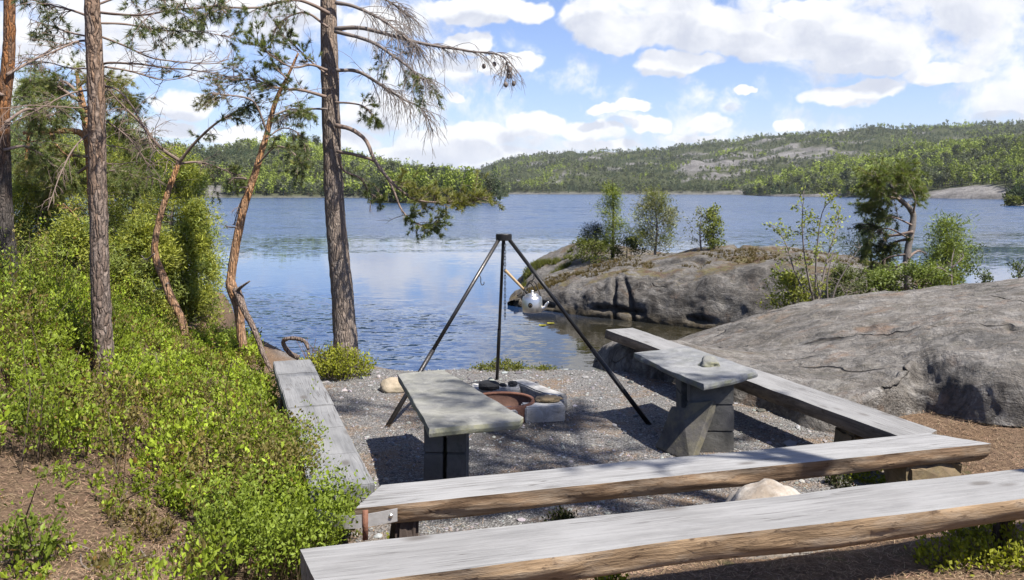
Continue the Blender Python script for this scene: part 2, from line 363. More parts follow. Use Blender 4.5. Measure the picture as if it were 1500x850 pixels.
def ground_material():
    m, t, b = new_mat('ground', 0.9, 0.15)
    p = wpos(t)
    g = t.n('ShaderNodeAttribute', None, 2, attribute_name='gravel')
    vd = t.n('ShaderNodeTexVoronoi', {'Vector': p, 'Scale': 62.0}, None)
    vs = t.n('ShaderNodeTexVoronoi', {'Vector': p, 'Scale': 130.0}, None)
    cellv = sepz(t, vd.outputs[1], 0)
    gc = t.mix(t.mapr(cellv, 0.0, 1.0), (0.148, 0.145, 0.142), (0.41, 0.40, 0.39))
    gc = t.mix(t.mapr(vd.outputs[0], 0.3, 0.62, 0, 0.75), gc, (0.06, 0.055, 0.05))
    gc = t.mix(t.mapr(sepz(t, vs.outputs[1], 1), 0.3, 1.0, 0, 0.45), gc, (0.30, 0.28, 0.265))
    litter = t.mapr(t.math('ADD', t.noise(p, 1.5, 5, 0.65), t.math('MULTIPLY', t.noise(p, 22, 3, 0.7), 0.25)), 0.62, 0.80)
    gc = t.mix(t.math('MULTIPLY', litter, 0.75), gc, (0.26, 0.165, 0.09))
    rot = t.n('ShaderNodeVectorRotate', {0: p, 'Angle': t.math('MULTIPLY', t.noise(p, 3.0, 2), 14.0)}, rotation_type='Z_AXIS')
    st = t.noise(t.scale(rot, (14, 120, 40)), 1.0, 4, 0.7)
    st2 = t.noise(p, 26, 5, 0.72)
    big = t.noise(p, 1.1, 4, 0.6)
    sc = t.mix(t.mapr(st, 0.36, 0.64), (0.12, 0.075, 0.048), (0.40, 0.27, 0.175))
    sc = t.mix(t.mapr(st2, 0.5, 0.68, 0, 0.7), sc, (0.05, 0.032, 0.022))
    sc = t.mix(t.mapr(big, 0.45, 0.62, 0, 0.5), sc, (0.24, 0.15, 0.085))
    sc = t.mix(t.mapr(t.noise(p, 3.1, 5, 0.7), 0.60, 0.68, 0, 0.6), sc, (0.11, 0.12, 0.035))
    c = t.mix(g, sc, gc)
    dd = t.vm('LENGTH', t.vm('MULTIPLY', t.vm('SUBTRACT', p, (-0.1, 7.9, 0)), (1, 0.8, 0)), out=1)
    ash = t.math('MULTIPLY', t.mapr(t.math('ADD', dd, t.math('MULTIPLY', t.noise(p, 5, 4, 0.7), 0.6)), 0.75, 1.15, 0.7, 0), g)
    c = t.mix(ash, c, (0.06, 0.056, 0.053))
    wet = t.mapr(sepz(t, p), -0.35, -0.75)
    c = t.mix(wet, c, (0.05, 0.04, 0.025))
    hg = t.math('SUBTRACT', 1.0, vd.outputs[0])
    h = t.math('ADD', t.math('MULTIPLY', g, hg), t.math('MULTIPLY', t.math('SUBTRACT', 1.0, g), t.math('ADD', st, st2)))
    setin(t, b, Base_Color=c, Normal=t.bump(h, 0.8, 0.02))
    return m
M['ground'] = ground_material()
def grid_mesh(mb, X, Y, Z, **kw):
    ni, nj = X.shape
    i, j = np.meshgrid(np.arange(ni - 1), np.arange(nj - 1), indexing='ij'); a = i * nj + j
    mb.add(np.stack([X, Y, Z], -1).reshape(-1, 3), np.stack([a, a + nj, a + nj + 1, a + 1], -1).reshape(-1, 4), **kw)
def axis(lo, a, b, hi, fine, coarse):
    g = list(np.arange(a, b, fine)); s = fine; v = a
    L = []
    while v > lo: s = min(s * 1.12, coarse); v -= s; L.append(v)
    s = fine; v = b; H = [b]
    while v < hi: s = min(s * 1.12, coarse); v += s; H.append(v)
    return np.array(L[::-1] + g + H)
xs = axis(-3000, -5, 5, 3000, 0.07, 400); ysx = axis(-60, 2.2, 12, 6000, 0.07, 400)
X, Y = np.meshgrid(xs, ysx, indexing='ij')
Z = ground_z(X, Y)
far = np.maximum(np.abs(X) - 40, Y - 60)
Z = np.where(far > 0, -2.6 - np.minimum(far * 0.02, 4), Z)
g = MB(); grid_mesh(g, X, Y, Z)
go = g.build('ground', M['ground'], attr={'gravel': gravel_mask(X, Y) * (far < 0)})
tag(go, 'gravel fire place floor and needle covered forest ground around it', 'ground', kind='structure')

# gravel stones and fallen needles lying on the sheet
def ico():
    t = (1 + 5 ** .5) / 2
    v = np.array([(-1, t, 0), (1, t, 0), (-1, -t, 0), (1, -t, 0), (0, -1, t), (0, 1, t), (0, -1, -t), (0, 1, -t), (t, 0, -1), (t, 0, 1), (-t, 0, -1), (-t, 0, 1)], float)
    f = np.array([(0, 11, 5), (0, 5, 1), (0, 1, 7), (0, 7, 10), (0, 10, 11), (1, 5, 9), (5, 11, 4), (11, 10, 2), (10, 7, 6), (7, 1, 8), (3, 9, 4), (3, 4, 2), (3, 2, 6), (3, 6, 8), (3, 8, 9), (4, 9, 5), (2, 4, 11), (6, 2, 10), (8, 6, 7), (9, 8, 1)])
    return v / np.linalg.norm(v[0]), f
IV, IF = ico()
def ico_sub(n):
    v, f = IV.copy(), IF.copy()
    for _ in range(n):
        v = list(map(tuple, v)); mid = {}; nf = []
        def mp(a, b):
            k = (min(a, b), max(a, b))
            if k not in mid:
                m_ = np.array(v[a]) + np.array(v[b]); v.append(tuple(m_ / np.linalg.norm(m_))); mid[k] = len(v) - 1
            return mid[k]
        for a, b, c in f:
            ab, bc, ca = mp(a, b), mp(b, c), mp(c, a); nf += [(a, ab, ca), (b, bc, ab), (c, ca, bc), (ab, bc, ca)]
        v, f = np.array(v), np.array(nf)
    return v, f
def attr_mat(name, rough=0.85):
    m, t, b = new_mat(name, rough, 0.2)
    setin(t, b, Base_Color=t.n('ShaderNodeAttribute', None, 0, attribute_name='Col')); return m
M['pebble'] = attr_mat('pebble'); M['straw'] = attr_mat('dry_needle')
n = 15000
px = R.uniform(-2.4, 2.9, n); py = 3.9 + 6.2 * R.random(n) ** 1.15
k = (gravel_mask(px, py) > 0.45); px, py = px[k], py[k]; n = len(px)
s = np.exp(R.normal(math.log(0.0072), 0.38, n)) * np.where(R.random(n) < 0.035, 2.3, 1.0); z = ground_z(px, py) + s * 0.15
V = (IV[None] * R.uniform(0.6, 1.25, (n, 12, 1))) * (s[:, None, None] * R.uniform(0.7, 1.3, (n, 1, 3)) * np.array([1.15, 1.15, 0.7])) + np.stack([px, py, z], -1)[:, None]
tone = R.uniform(0.10, 0.42, (n, 1)) * np.array([[1.0, 0.98, 0.965]]) * R.uniform(0.92, 1.06, (n, 3))
g = MB(); g.add(V.reshape(-1, 3), None, (IF[None] + 12 * np.arange(n)[:, None, None]).reshape(-1, 3), np.repeat(tone, 12, 0))
tag(g.build('gravel', M['pebble'], smooth=False), 'loose grey gravel stones covering the fire place floor', 'gravel', kind='stuff')

def pix(x, y, z): return CX + F * x / y, HY + F * (HC - z) / y
def in_poly(px, py, poly):
    poly = np.asarray(poly, float); ins = np.zeros(px.shape, bool); j = len(poly) - 1
    for i in range(len(poly)):
        xi, yi = poly[i]; xj, yj = poly[j]
        c = ((yi > py) != (yj > py)) & (px < (xj - xi) * (py - yi) / (yj - yi + 1e-9) + xi); ins ^= c; j = i
    return ins
n = 230000
px = R.uniform(-4.5, 5.0, n); py = 2.2 + 7.4 * R.random(n) ** 1.6
gm = gravel_mask(px, py); cl = fbm(np.stack([px, py, px * 0], -1) * 1.3 + 3, 3)
k = (R.random(n) > gm * (1.0 - 0.03 - 0.22 * ss(-0.05, 0.5, cl + 0.5 * ss(-0.3, -1.2, px)))); px, py = px[k], py[k]; n = len(px)
a = R.uniform(0, PI, n); d = np.stack([np.cos(a), np.sin(a), R.normal(0, 0.18, n)], -1); sd = np.stack([-np.sin(a), np.cos(a), a * 0], -1)
c0 = np.stack([px, py, ground_z(px, py) + R.uniform(0.004, 0.03, n)], -1); L = R.uniform(0.025, 0.075, (n, 1)); W = R.uniform(0.0016, 0.0038, (n, 1))
V = np.stack([c0 - d * L / 2 - sd * W / 2, c0 - d * L / 2 + sd * W / 2, c0 + d * L / 2], 1).reshape(-1, 3)
cc = np.array([[0.38, 0.26, 0.165]]) * R.uniform(0.25, 1.6, (n, 1)) * R.uniform(0.9, 1.1, (n, 3))
g = MB(); g.add(V, None, np.arange(3 * n).reshape(-1, 3), np.repeat(cc, 3, 0))
tag(g.build('needle_litter', M['straw'], smooth=False), 'fallen brown pine needles littering the ground', 'litter', kind='stuff')

# ------------------------------------------------------------------ bedrock
def loft_rock(name, mat, curves, profs, nu, nvs, amp, fr=1.0, seed=0.0, groove=False, cut=1.0):
    """skin over curves from the foot to the back; profs: (xy power, z power) of each band"""
    C_ = [cat_rom(c, nu) for c in curves]; rows = []
    for k, ((px_, pz_), nv) in enumerate(zip(profs, nvs)):
        a, b = C_[k], C_[k + 1]
        for t in np.linspace(0, 1, nv)[(1 if k else 0):]:
            rows.append(a + (b - a) * np.array([t ** px_, t ** px_, math.sin(t * PI / 2) ** pz_ if pz_ > 0 else 1 - math.cos(t * PI / 2)]))
    V = np.stack(rows, 1)
    for _ in range(2): V[:, 1:-1] = 0.25 * V[:, :-2] + 0.5 * V[:, 1:-1] + 0.25 * V[:, 2:]
    p = V * fr + seed
    lump = 0.012 * fbm(p * 5.5, 4) + 0.028 * ss(2.9, 4.2, V[..., 0]) * ss(12, 9, V[..., 1]) * fbm(p * np.array([2.6, 2.0, 3.2]) + 40, 5) * (fr == 1.0) + fbm(p * np.array([0.45, 0.7, 0.7]), 3) * amp + fbm(p * np.array([1.3, 2.2, 2.6]), 5) * amp * 0.42
    cr_ = np.abs(pnoise(p * np.array([0.7, 0.5, 1.1]) + 9)); lump -= cut * amp * np.exp(-(cr_ / 0.05) ** 2) * ss(0.0, 0.35, pnoise(p * 0.5 + 4))
    if groove:
        zz = V[..., 2] - WZ; n_ = fbm(p * np.array([0.5, 0.5, 0.2]) + 31, 3); lump -= 0.20 * np.exp(-((zz - 0.20 - 0.10 * n_) / 0.055) ** 2) * ss(-0.15, 0.15, fbm(p * np.array([0.6, 0.6, 0.1]) + 51, 2))
        vs = np.abs(fbm(p * np.array([0.9, 0.4, 0.12]) + 71, 2)); lump -= 0.16 * np.exp(-(vs / 0.06) ** 2) * ss(1.1, 0.6, zz) * ss(0.0, 0.3, pnoise(p * 0.4 + 14))
    nrm = np.cross(np.gradient(V, axis=0), np.gradient(V, axis=1)); nrm = unit(nrm); nrm *= np.sign(nrm[..., 2:3] + 1e-6)
    V = V + nrm * lump[..., None]
    mb = MB(); grid_mesh(mb, V[..., 0], V[..., 1], V[..., 2])
    return mb.build(name, mat), V
foot = [P(868, 538, -0.7), P(892, 546, -0.12), P(1000, 584, -0.12), P(1100, 616, -0.12), P(1215, 650, -0.08), P(1345, 606, 0.1), P(1450, 622, 0.18), P(1560, 630, 0.22), P(1800, 640, 0.28)]
shelf = [f_ + np.array(o_) for f_, o_ in zip(foot, [(0.12, 0.1, 0.25), (0.14, 0.06, 0.33), (0.15, 0.06, 0.35), (0.16, 0.06, 0.36), (0.16, 0.08, 0.34), (0.10, 0.14, 0.22), (0.05, 0.2, 0.30), (0.0, 0.25, 0.32), (0, 0.25, 0.32)])]
ledge = [f_ + np.array(o_) for f_, o_ in zip(foot, [(0.5, 0.4, 0.32), (0.58, 0.24, 0.40), (0.62, 0.24, 0.41), (0.62, 0.24, 0.41), (0.62, 0.3, 0.40), (0.25, 0.5, 0.42), (0.2, 0.65, 0.46), (0.1, 0.6, 0.48), (0, 0.6, 0.5)])]
crest = [Q(985, 500, 13.4), Q(1000, 494, 13.3), Q(1060, 476, 13.0), Q(1130, 458, 12.7), Q(1240, 436, 12.3), Q(1340, 424, 11.9), Q(1420, 417, 11.6), Q(1500, 410, 11.4), Q(1750, 392, 11.0)]
back = [c + np.array([0.5, 2.6, -1.0 - 0.12 * i * 0]) for i, c in enumerate(crest)]
o, VR = loft_rock('bedrock', M['gneiss_near'], [foot, shelf, ledge, crest, back], [(1.0, 1.0), (1.0, 1.0), (1.0, 0.85), (1.0, -1)], 320, [14, 14, 120, 30], 0.06, 1.0, 3.0, False, 0.25)
tag(o, 'smooth grey bedrock swell rising behind the right bench', 'rock', kind='structure')
foot = [P(742, 447, WZ - 0.1), P(760, 456, WZ - 0.1), P(800, 462, WZ - 0.1), P(850, 468, WZ - 0.1), P(900, 474, WZ - 0.1), P(960, 481, WZ - 0.1), P(1040, 490, WZ - 0.1), P(1120, 500, WZ - 0.1), P(1220, 512, WZ - 0.1), P(1420, 520, WZ - 0.1)]
crest = [Q(744, 440, 22.6), Q(772, 424, 23.0), Q(808, 408, 23.4), Q(850, 396, 23.3), Q(900, 385, 23), Q(985, 376, 22.6), Q(1060, 368, 22.3), Q(1130, 364, 22), Q(1220, 372, 21.5), Q(1400, 420, 21)]
back = [c + np.array([0.2, 7, -0.9 if 1 < i < 9 else -1.5]) for i, c in enumerate(crest)]
brow = [Q(743, 443, 22.3), Q(768, 433, 22.2), Q(804, 425, 21.8), Q(850, 414, 21.3), Q(900, 405, 20.6), Q(970, 401, 19.9), Q(1050, 396, 19.3), Q(1130, 390, 18.7), Q(1220, 392, 18), Q(1420, 430, 17.8)]
o, VP = loft_rock('rocky_point', M['gneiss_far'], [foot, brow, crest, back], [(1.6, 0.85), (1.0, 1.0), (1.0, -1)], 320, [48, 30, 24], 0.13, 0.8, 11.0, True)
tag(o, 'rounded grey rock point with brown moss reaching into the lake', 'rock', kind='structure')
foot = [Q(752, 432, 26.5), Q(775, 425, 26), Q(820, 415, 25.5), Q(880, 400, 25), Q(950, 392, 25), Q(1020, 390, 25)]
crest = [Q(757, 418, 29), Q(785, 386, 29.5), Q(815, 369, 30), Q(860, 352, 30), Q(915, 362, 29), Q(1000, 376, 28)]
back = [c + np.array([0.3, 6, -2.2]) for c in crest]
o, VH = loft_rock('rocky_rise', M['gneiss_far'], [foot, crest, back], [(1.2, 0.8), (1.0, -1)], 140, [40, 16], 0.10, 0.8, 5.0)
tag(o, 'low rock rise at the back of the point with thin grass', 'rock', kind='structure')

# ------------------------------------------------------------------ lake
def water_material():
    m, t, b = new_mat('water', 0.03, 0.5)
    b.inputs['IOR'].default_value = 1.333
    p = wpos(t); x = sepz(t, p, 0); y = sepz(t, p, 1)
    big = t.math('SUBTRACT', t.noise(t.scale(p, (0.035, 0.11, 0)), 1.0, 4, 0.6), 0.5)
    # wind: a ruffled patch near the left bank, a calm belt, ruffled open water beyond
    ynear = t.math('ADD', t.math('ADD', y, t.math('MULTIPLY', big, 12.0)), t.math('MULTIPLY', x, 0.55))
    near = t.math('MULTIPLY', t.mapr(ynear, 17.0, 22.5, 1, 0, True), t.mapr(t.math('ADD', x, t.math('MULTIPLY', big, 5.0)), -2.0, 0.6, 1, 0.08, True))
    yf = t.math('ADD', y, t.math('MULTIPLY', big, 60.0))
    farw = t.mapr(yf, 38, 72, 0, 1, True)
    gust = t.mapr(t.noise(t.scale(p, (0.012, 0.05, 0)), 1.0, 4, 0.65), 0.35, 0.65, 0.55, 1.1)
    amp = t.math('ADD', 0.018, t.math('ADD', t.math('MULTIPLY', near, 0.42), t.math('MULTIPLY', t.math('MULTIPLY', farw, gust), 0.85)))
    n1 = t.noise(t.scale(p, (1.8, 5.0, 0)), 1.0, 3, 0.6, out=1)
    n2 = t.noise(t.scale(p, (5.0, 9.0, 0)), 1.0, 3, 0.6, out=1)
    n3 = t.noise(t.scale(p, (0.35, 1.2, 0)), 1.0, 3, 0.6, out=1)
    far2 = t.mapr(y, 40, 140, 0, 1)
    nn = t.n('ShaderNodeMix', {0: far2, 4: t.n('ShaderNodeMix', {0: 0.45, 4: n1, 5: n2}, 1, data_type='VECTOR'), 5: n3}, 1, data_type='VECTOR')
    d = t.vm('MULTIPLY', t.vm('SUBTRACT', nn, (0.5, 0.5, 0.5)), (1.4, 2.6, 0))
    dv = t.vm('SCALE', d); t.nt.links.new(amp, dv.node.inputs['Scale'])
    nrm = t.vm('NORMALIZE', t.vm('ADD', dv, (0, 0, 1)))
    shal_refl = t.math('MULTIPLY', t.mapr(t.math('ADD', y, t.math('MULTIPLY', big, 5.0)), 18, 25, 1, 0, True), t.mapr(x, -1.2, 0.6, 0, 1, True))  # brown shallows, with the rock's brown reflection painted into the water colour too
    b.inputs['Specular Tint'].default_value = (0.74, 0.87, 1.0, 1)
    setin(t, b, Base_Color=t.mix(shal_refl, (0.011, 0.046, 0.138), (0.030, 0.026, 0.014)), Normal=nrm, Roughness=t.math('ADD', 0.02, t.math('MULTIPLY', farw, 0.16)))
    return m
M['water'] = water_material()
g = MB(); xs = np.array([-3000, -300, -60, -20, 20, 60, 300, 3000.]); yy = np.array([-60, 9.0, 25, 60, 200, 600, 6000.])
X, Y = np.meshgrid(xs, yy, indexing='ij'); grid_mesh(g, X, Y, X * 0 + WZ)
tag(g.build('lake_water', M['water']), 'wind ruffled blue lake reflecting sky and clouds', 'lake', kind='structure')

# ------------------------------------------------------------------ benches
def half_log(name, parent, length, width, thick, mats, seed, end_cut=(0, 0), round_=0.62, wav=0.012):
    """flat sawn top, rounded underside; x along the log, origin on the top's front edge"""
    nx = 90; prof = [(0, 0), (0, 0.0)]
    ys = np.linspace(0, 1, 12); top = [(y, 0.0) for y in ys]
    a = np.linspace(0, PI, 18)[1:-1]
    low = [(0.5 + 0.5 * np.sign(math.cos(q)) * abs(math.cos(q)) ** round_, -abs(math.sin(q)) ** 0.8) for q in a]
    pr = np.array(top + low); n = len(pr)
    X = np.linspace(0, length, nx)
    v = np.zeros((nx, n, 3)); 
    w1 = fbm(np.stack([X * 0.9 + seed, X * 0, X * 0], -1), 3) * wav; w2 = fbm(np.stack([X * 0.9 + seed, X * 0 + 9, X * 0], -1), 3) * wav
    yy = pr[None, :, 0] * (width + w2 - w1)[:, None] + w1[:, None]
    zz = pr[None, :, 1] * (thick * (1 + 0.12 * fbm(np.stack([X * 0.7 + seed, X * 0 + 3, X * 0], -1), 2)))[:, None]
    v[..., 0] = X[:, None] + (end_cut[0] * (1 - X / length) + end_cut[1] * X / length)[:, None] * pr[None, :, 0]
    v[..., 1] = yy; v[..., 2] = zz
    lump = fbm(v * np.array([2.5, 9, 9]) + seed, 3)
    isl = np.arange(n) >= 12
    v[..., 1] += np.where(isl, (pr[:, 0] - 0.5) * 0.06 * lump, 0); v[..., 2] += np.where(isl, 0.010 * lump, 0.003 * fbm(v * np.array([2, 20, 1]) + seed, 2))
    i, j = np.meshgrid(np.arange(nx - 1), np.arange(n), indexing='ij'); a0 = i * n + j; a1 = i * n + (j + 1) % n
    q = np.stack([a0, a1, a1 + n, a0 + n], -1)[..., ::-1]
    tq = q[:, :11].reshape(-1, 4); sq = q[:, 11:].reshape(-1, 4)
    # separate top sheet and rounded body so that the sawn edge stays crisp
    V = v.reshape(-1, 3)
    mb = MB(); mb.add(V, tq, m=0); mb.add(V, sq, m=1)
    for e, k in ((0, 0), (1, nx - 1)):
        c = v[k].mean(0); kk = np.concatenate([v[k], c[None]]); jj = np.arange(n)
        tri = np.stack([jj, (jj + 1) % n, np.full(n, n)], -1); mb.add(kk, None, tri if e == 0 else tri[:, ::-1], m=2)
    return mb.build(name, mats, parent)
def block(mb, lo, hi, bev=0.008, jit=0.0, m=0, sub=4):
    """box with bevelled edges and slightly uneven faces"""
    lo = np.array(lo, float); hi = np.array(hi, float); bm_v = []; bm_q = []
    import bmesh
    bm = bmesh.new(); bmesh.ops.create_cube(bm, size=1.0)
    for vv in bm.verts: vv.co = Vector(lo + (np.array(vv.co) + 0.5) * (hi - lo))
    if sub > 1: bmesh.ops.subdivide_edges(bm, edges=bm.edges[:], cuts=sub - 1, use_grid_fill=True)
    if jit:
        for vv in bm.verts: vv.co += Vector(np.array(mnoise.noise_vector(vv.co * 5.0)) * jit + np.array(mnoise.noise_vector(vv.co * 17.0)) * jit * 0.4)
    sharp = [e for e in bm.edges if len(e.link_faces) == 2 and e.calc_face_angle(0) > 0.7]
    bmesh.ops.bevel(bm, geom=sharp, offset=bev, segments=2, affect='EDGES', clamp_overlap=True)
    bm.verts.ensure_lookup_table(); bm.verts.index_update()
    V = [tuple(vv.co) for vv in bm.verts]; q = [[w.index for w in f.verts] for f in bm.faces]
    bm.free()
    t = [f for f in q if len(f) == 3]; q4 = [f for f in q if len(f) == 4]
    for f in q:
        if len(f) > 4: t += [[f[0], f[k], f[k + 1]] for k in range(1, len(f) - 1)]
    mb.add(V, q4, t, m=m)
def wmat(i, base=(0.40, 0.395, 0.39), a=(0.34, 0.23, 0.14), d=(0.16, 0.10, 0.062)):
    return [wood_top('weathered_wood', 3.7 * i, base), wood_side('log_side', 5.1 * i, a, d), wood_side('log_end', 2.2 * i, (0.30, 0.25, 0.2), (0.14, 0.11, 0.09))]

A0 = P(520, 745, 0.42); A1 = P(1452, 650, 0.42); dv = A1 - A0; L1 = np.linalg.norm(dv); r1 = math.atan2(dv[1], dv[0])
b1 = thing('log_bench', 'half log bench across the front of the gravel with a metal strap on its end', 'bench', A0, r1)
half_log('seat', b1, L1, 0.32, 0.135, wmat(1), 4.0, (0.18, -0.22))
m_ = MB(); block(m_, (0.22, 0.05, -0.52), (0.36, 0.27, -0.10), 0.02, 0.02); m_.build('support', plain('dark_post', (0.07, 0.05, 0.04), 0.9), b1, smooth=False)
m_ = MB(); block(m_, (3.55, 0.02, -0.48), (4.0, 0.27, -0.105), 0.03, 0.05); m_.build('support', M['brownstone'], b1, smooth=False)
# strap round the corner
st = MB(); pts = [(-0.20, 0.16, -0.07), (-0.08, 0.02, -0.066), (0.0, -0.022, -0.062), (0.10, -0.030, -0.055), (0.22, -0.028, -0.045)]
pp = cat_rom(pts, 16); V = []
for k, q_ in enumerate(pp): 
    for dz in (-0.034, 0.034):
        for off in (0.0, 0.006): V.append(q_ + np.array([0, -off, dz]))
V = np.array(V); qs = []
for k in range(15):
    o4 = 4 * k
    for a, b in ((0, 1), (1, 3), (3, 2), (2, 0)): qs.append((o4 + a, o4 + b, o4 + 4 + b, o4 + 4 + a))
qs += [(0, 2, 3, 1), (60, 61, 63, 62)]
st.add(V, qs); strap = st.build('bracket', M['galv'], b1, smooth=False); strap['label'] = 'grey bent metal strap with a rust streak'
st = MB(); tube(st, [(0.185, -0.030, -0.045), (0.185, -0.045, -0.045)], [0.014, 0.010], 8); st.build('bolt', M['alu'], strap)
st = MB(); block(st, (0.035, -0.040, -0.16), (0.065, -0.033, 0.0), 0.002, 0.0, 0, 1); st.build('peg', M['rust'], strap)

B0 = P(458, 803, 0.63); B1 = P(1500, 686, 0.63); dv = B1 - B0; r2 = math.atan2(dv[1], dv[0]); L2 = np.linalg.norm(dv) + 1.3
nrm2 = np.array([math.sin(r2), -math.cos(r2), 0]); W2 = 0.355
b2 = thing('log_bench', 'long half log bench nearest the camera, its seat empty', 'bench', B0 + nrm2 * W2, r2)
half_log('seat', b2, L2, W2, 0.15, wmat(2, (0.325, 0.318, 0.31), (0.43, 0.30, 0.18), (0.22, 0.145, 0.085)), 9.0, (-0.05, 0.0))
for x in (0.55, 3.45):
    wp = B0 + np.array([math.cos(r2) * x, math.sin(r2) * x, 0]); dz = gz(wp[0], wp[1]) - 0.63
    m_ = MB(); block(m_, (x - 0.04, 0.24, dz - 0.06), (x + 0.04, 0.33, -0.09), 0.02, 0.02); m_.build('support', plain('dark_post', (0.08, 0.055, 0.04), 0.9), b2, smooth=False)

def plank_bench(name, label, inner0, inner1, side, width, nseg, seed, th, mats, cuts, group=None):
    dv = inner1 - inner0; L = np.linalg.norm(dv); r = math.atan2(dv[1], dv[0])
    b = thing(name, label, 'bench', inner0, r)
    e = np.linspace(0, L, nseg + 1)
    for k in range(nseg):
        m_ = MB(); lo = min(0, side * width); dz = 0.004 * math.sin(k * 2.3 + seed)
        block(m_, (e[k] + 0.004, lo, -th + dz), (e[k + 1] - 0.004, lo + width + 0.006 * math.sin(k * 1.7), dz), 0.007, 0.006, 0, 5)
        m_.build('seat_plank', mats[0], b, smooth=False)
    return b, L, r
lm = [wood_top('grey_board', 21.0, (0.25, 0.25, 0.25), (0.17, 0.17, 0.172))]
I0 = P(548, 712, 0.42) + np.array([0.0, 0.03, 0]); I1 = P(455, 526, 0.42)
b3, L3, r3 = plank_bench('plank_bench', 'grey plank bench along the left side, half hidden by blueberry bushes', I0, I1, 1, 0.36, 6, 1.0, 0.085, lm, None)
for x in (0.5, 2.0, 3.5):
    m_ = MB(); block(m_, (x - 0.1, 0.05, -0.50), (x + 0.1, 0.31, -0.093), 0.02, 0.02); m_.build('support', M['brownstone'], b3, smooth=False)
# right bench: one long heavy plank with a bevelled underside
J1 = P(887, 482, 0.42); J0 = P(1327, 641, 0.42)
dv = J1 - J0; L4 = np.linalg.norm(dv); r4 = math.atan2(dv[1], dv[0])
b4 = thing('plank_bench', 'heavy grey plank bench running along the foot of the bare rock', 'bench', J0 - np.array([0, 0, 0.007]), r4)
m4 = MB(); W4 = 0.36; nx = 60; X = np.linspace(-0.09, L4, nx)
pr = np.array([(0, 0), (-W4 / 3, 0), (-2 * W4 / 3, 0), (-W4, 0), (-W4 + 0.01, -0.10), (-W4 * 0.6, -0.135), (-0.10, -0.135), (0.012, -0.10)])
v = np.zeros((nx, 8, 3)); v[..., 0] = X[:, None] + np.where(pr[None, :, 1] < -0.12, -0.10, 0) * (X[:, None] / L4 > 0.97) + (pr[:, 0] * -0.45)[None] * (1 - X / L4)[:, None] ** 6
v[..., 1] = pr[None, :, 0]; v[..., 2] = pr[None, :, 1]
v += 0.006 * np.stack([fbm(v * np.array([1.2, 5, 5]) + s_, 3) for s_ in (0, 7, 13)], -1) * np.array([0.3, 1.6, 1.0])
i, j = np.meshgrid(np.arange(nx - 1), np.arange(8), indexing='ij'); a0 = i * 8 + j; a1 = i * 8 + (j + 1) % 8
q = np.stack([a0, a1, a1 + 8, a0 + 8], -1)
m4.add(v.reshape(-1, 3), q[:, :3].reshape(-1, 4), m=0); m4.add(v.reshape(-1, 3), q[:, 3:].reshape(-1, 4), m=1)
for k, rev in ((0, False), (nx - 1, True)):
    kk = np.concatenate([v[k], v[k].mean(0)[None]]); jj = np.arange(8); tri = np.stack([jj, (jj + 1) % 8, np.full(8, 8)], -1); m4.add(kk, None, tri[:, ::-1] if rev else tri, m=1)
m4.build('seat', wmat(4, (0.30, 0.293, 0.282), (0.24, 0.195, 0.15), (0.10, 0.08, 0.065)), b4)
for x in (0.7,):
    m_ = MB(); block(m_, (x - 0.12, -0.34, -0.55), (x + 0.12, -0.06, -0.137), 0.02, 0.03); m_.build('support', M['brownstone'], b4, smooth=False)

# ------------------------------------------------------------------ stone tables
def slab(name, parent, poly, z, th, mat, jit=0.012, seed=0, chip=0.03):
    """flat stone plate from a plan outline with broken edges"""
    poly = np.asarray(poly, float)[:, :2]; pts = []
    n = len(poly)
    for i in range(n):
        a, b = poly[i], poly[(i + 1) % n]; k = max(4, int(np.linalg.norm(b - a) / 0.07))
        for u in np.linspace(0, 1, k, endpoint=False): pts.append(a + (b - a) * u)
    pts = np.array(pts); c = pts.mean(0)
    n1 = fbm(np.stack([pts[:, 0] * 3 + seed, pts[:, 1] * 3, pts[:, 0] * 0], -1), 3)
    n2 = fbm(np.stack([pts[:, 0] * 3 + seed, pts[:, 1] * 3, pts[:, 0] * 0 + 5], -1), 3)
    d = unit(pts - c)
    rings = []
    for (off, zz, jj) in ((-0.004, z, n1), (0.0, z - 0.004, n1), (0.003, z - th * 0.5, 0.5 * n1 + 0.7 * n2), (-0.004, z - th + 0.006, n2), (-0.012, z - th, n2)):
        xy = pts + d * (off + chip * jj)[:, None]; rings.append(np.concatenate([xy, np.full((len(pts), 1), zz)], 1))
    m = len(pts); mb = MB()
    inner = []
    for s_ in (0.85, 0.6, 0.3):
        xy = c + (rings[0][:, :2] - c) * s_
        inner.append(np.concatenate([xy, (z + 0.004 * fbm(np.stack([xy[:, 0] * 4, xy[:, 1] * 4, xy[:, 0] * 0 + seed], -1), 3))[:, None]], 1))
    allr = inner[::-1] + rings; V = np.concatenate(allr + [[[c[0], c[1], z]], [[c[0], c[1], z - th]]])
    jj = np.arange(m); q = []
    for k in range(len(allr) - 1): q.append(np.stack([k * m + jj, (k + 1) * m + jj, (k + 1) * m + (jj + 1) % m, k * m + (jj + 1) % m], -1))
    K = len(allr) * m
    t = np.concatenate([np.stack([np.full(m, K), jj, (jj + 1) % m], -1), np.stack([np.full(m, K + 1), K - m + (jj + 1) % m, K - m + jj], -1)])
    mb.add(V, np.concatenate(q), t)
    return mb
def rot_pts(a, c, p): return np.array([c[0] + math.cos(a) * p[0] - math.sin(a) * p[1], c[1] + math.sin(a) * p[0] + math.cos(a) * p[1]])
def column(parent, x0, x1, y0, y1, ztop, mat, split=True):
    zj = [-0.05, 0.17, 0.385, ztop]
    for (a, b) in (((x0, (x0 + x1) / 2 - 0.012), ((x0 + x1) / 2 + 0.012, x1)) if split else ((x0, x1),)):
        m_ = MB()
        for k in range(3): block(m_, (a, y0, zj[k] + 0.003), (b, y1, zj[k + 1] - 0.003), 0.006, 0.004)
        m_.build('pillar', mat, parent)
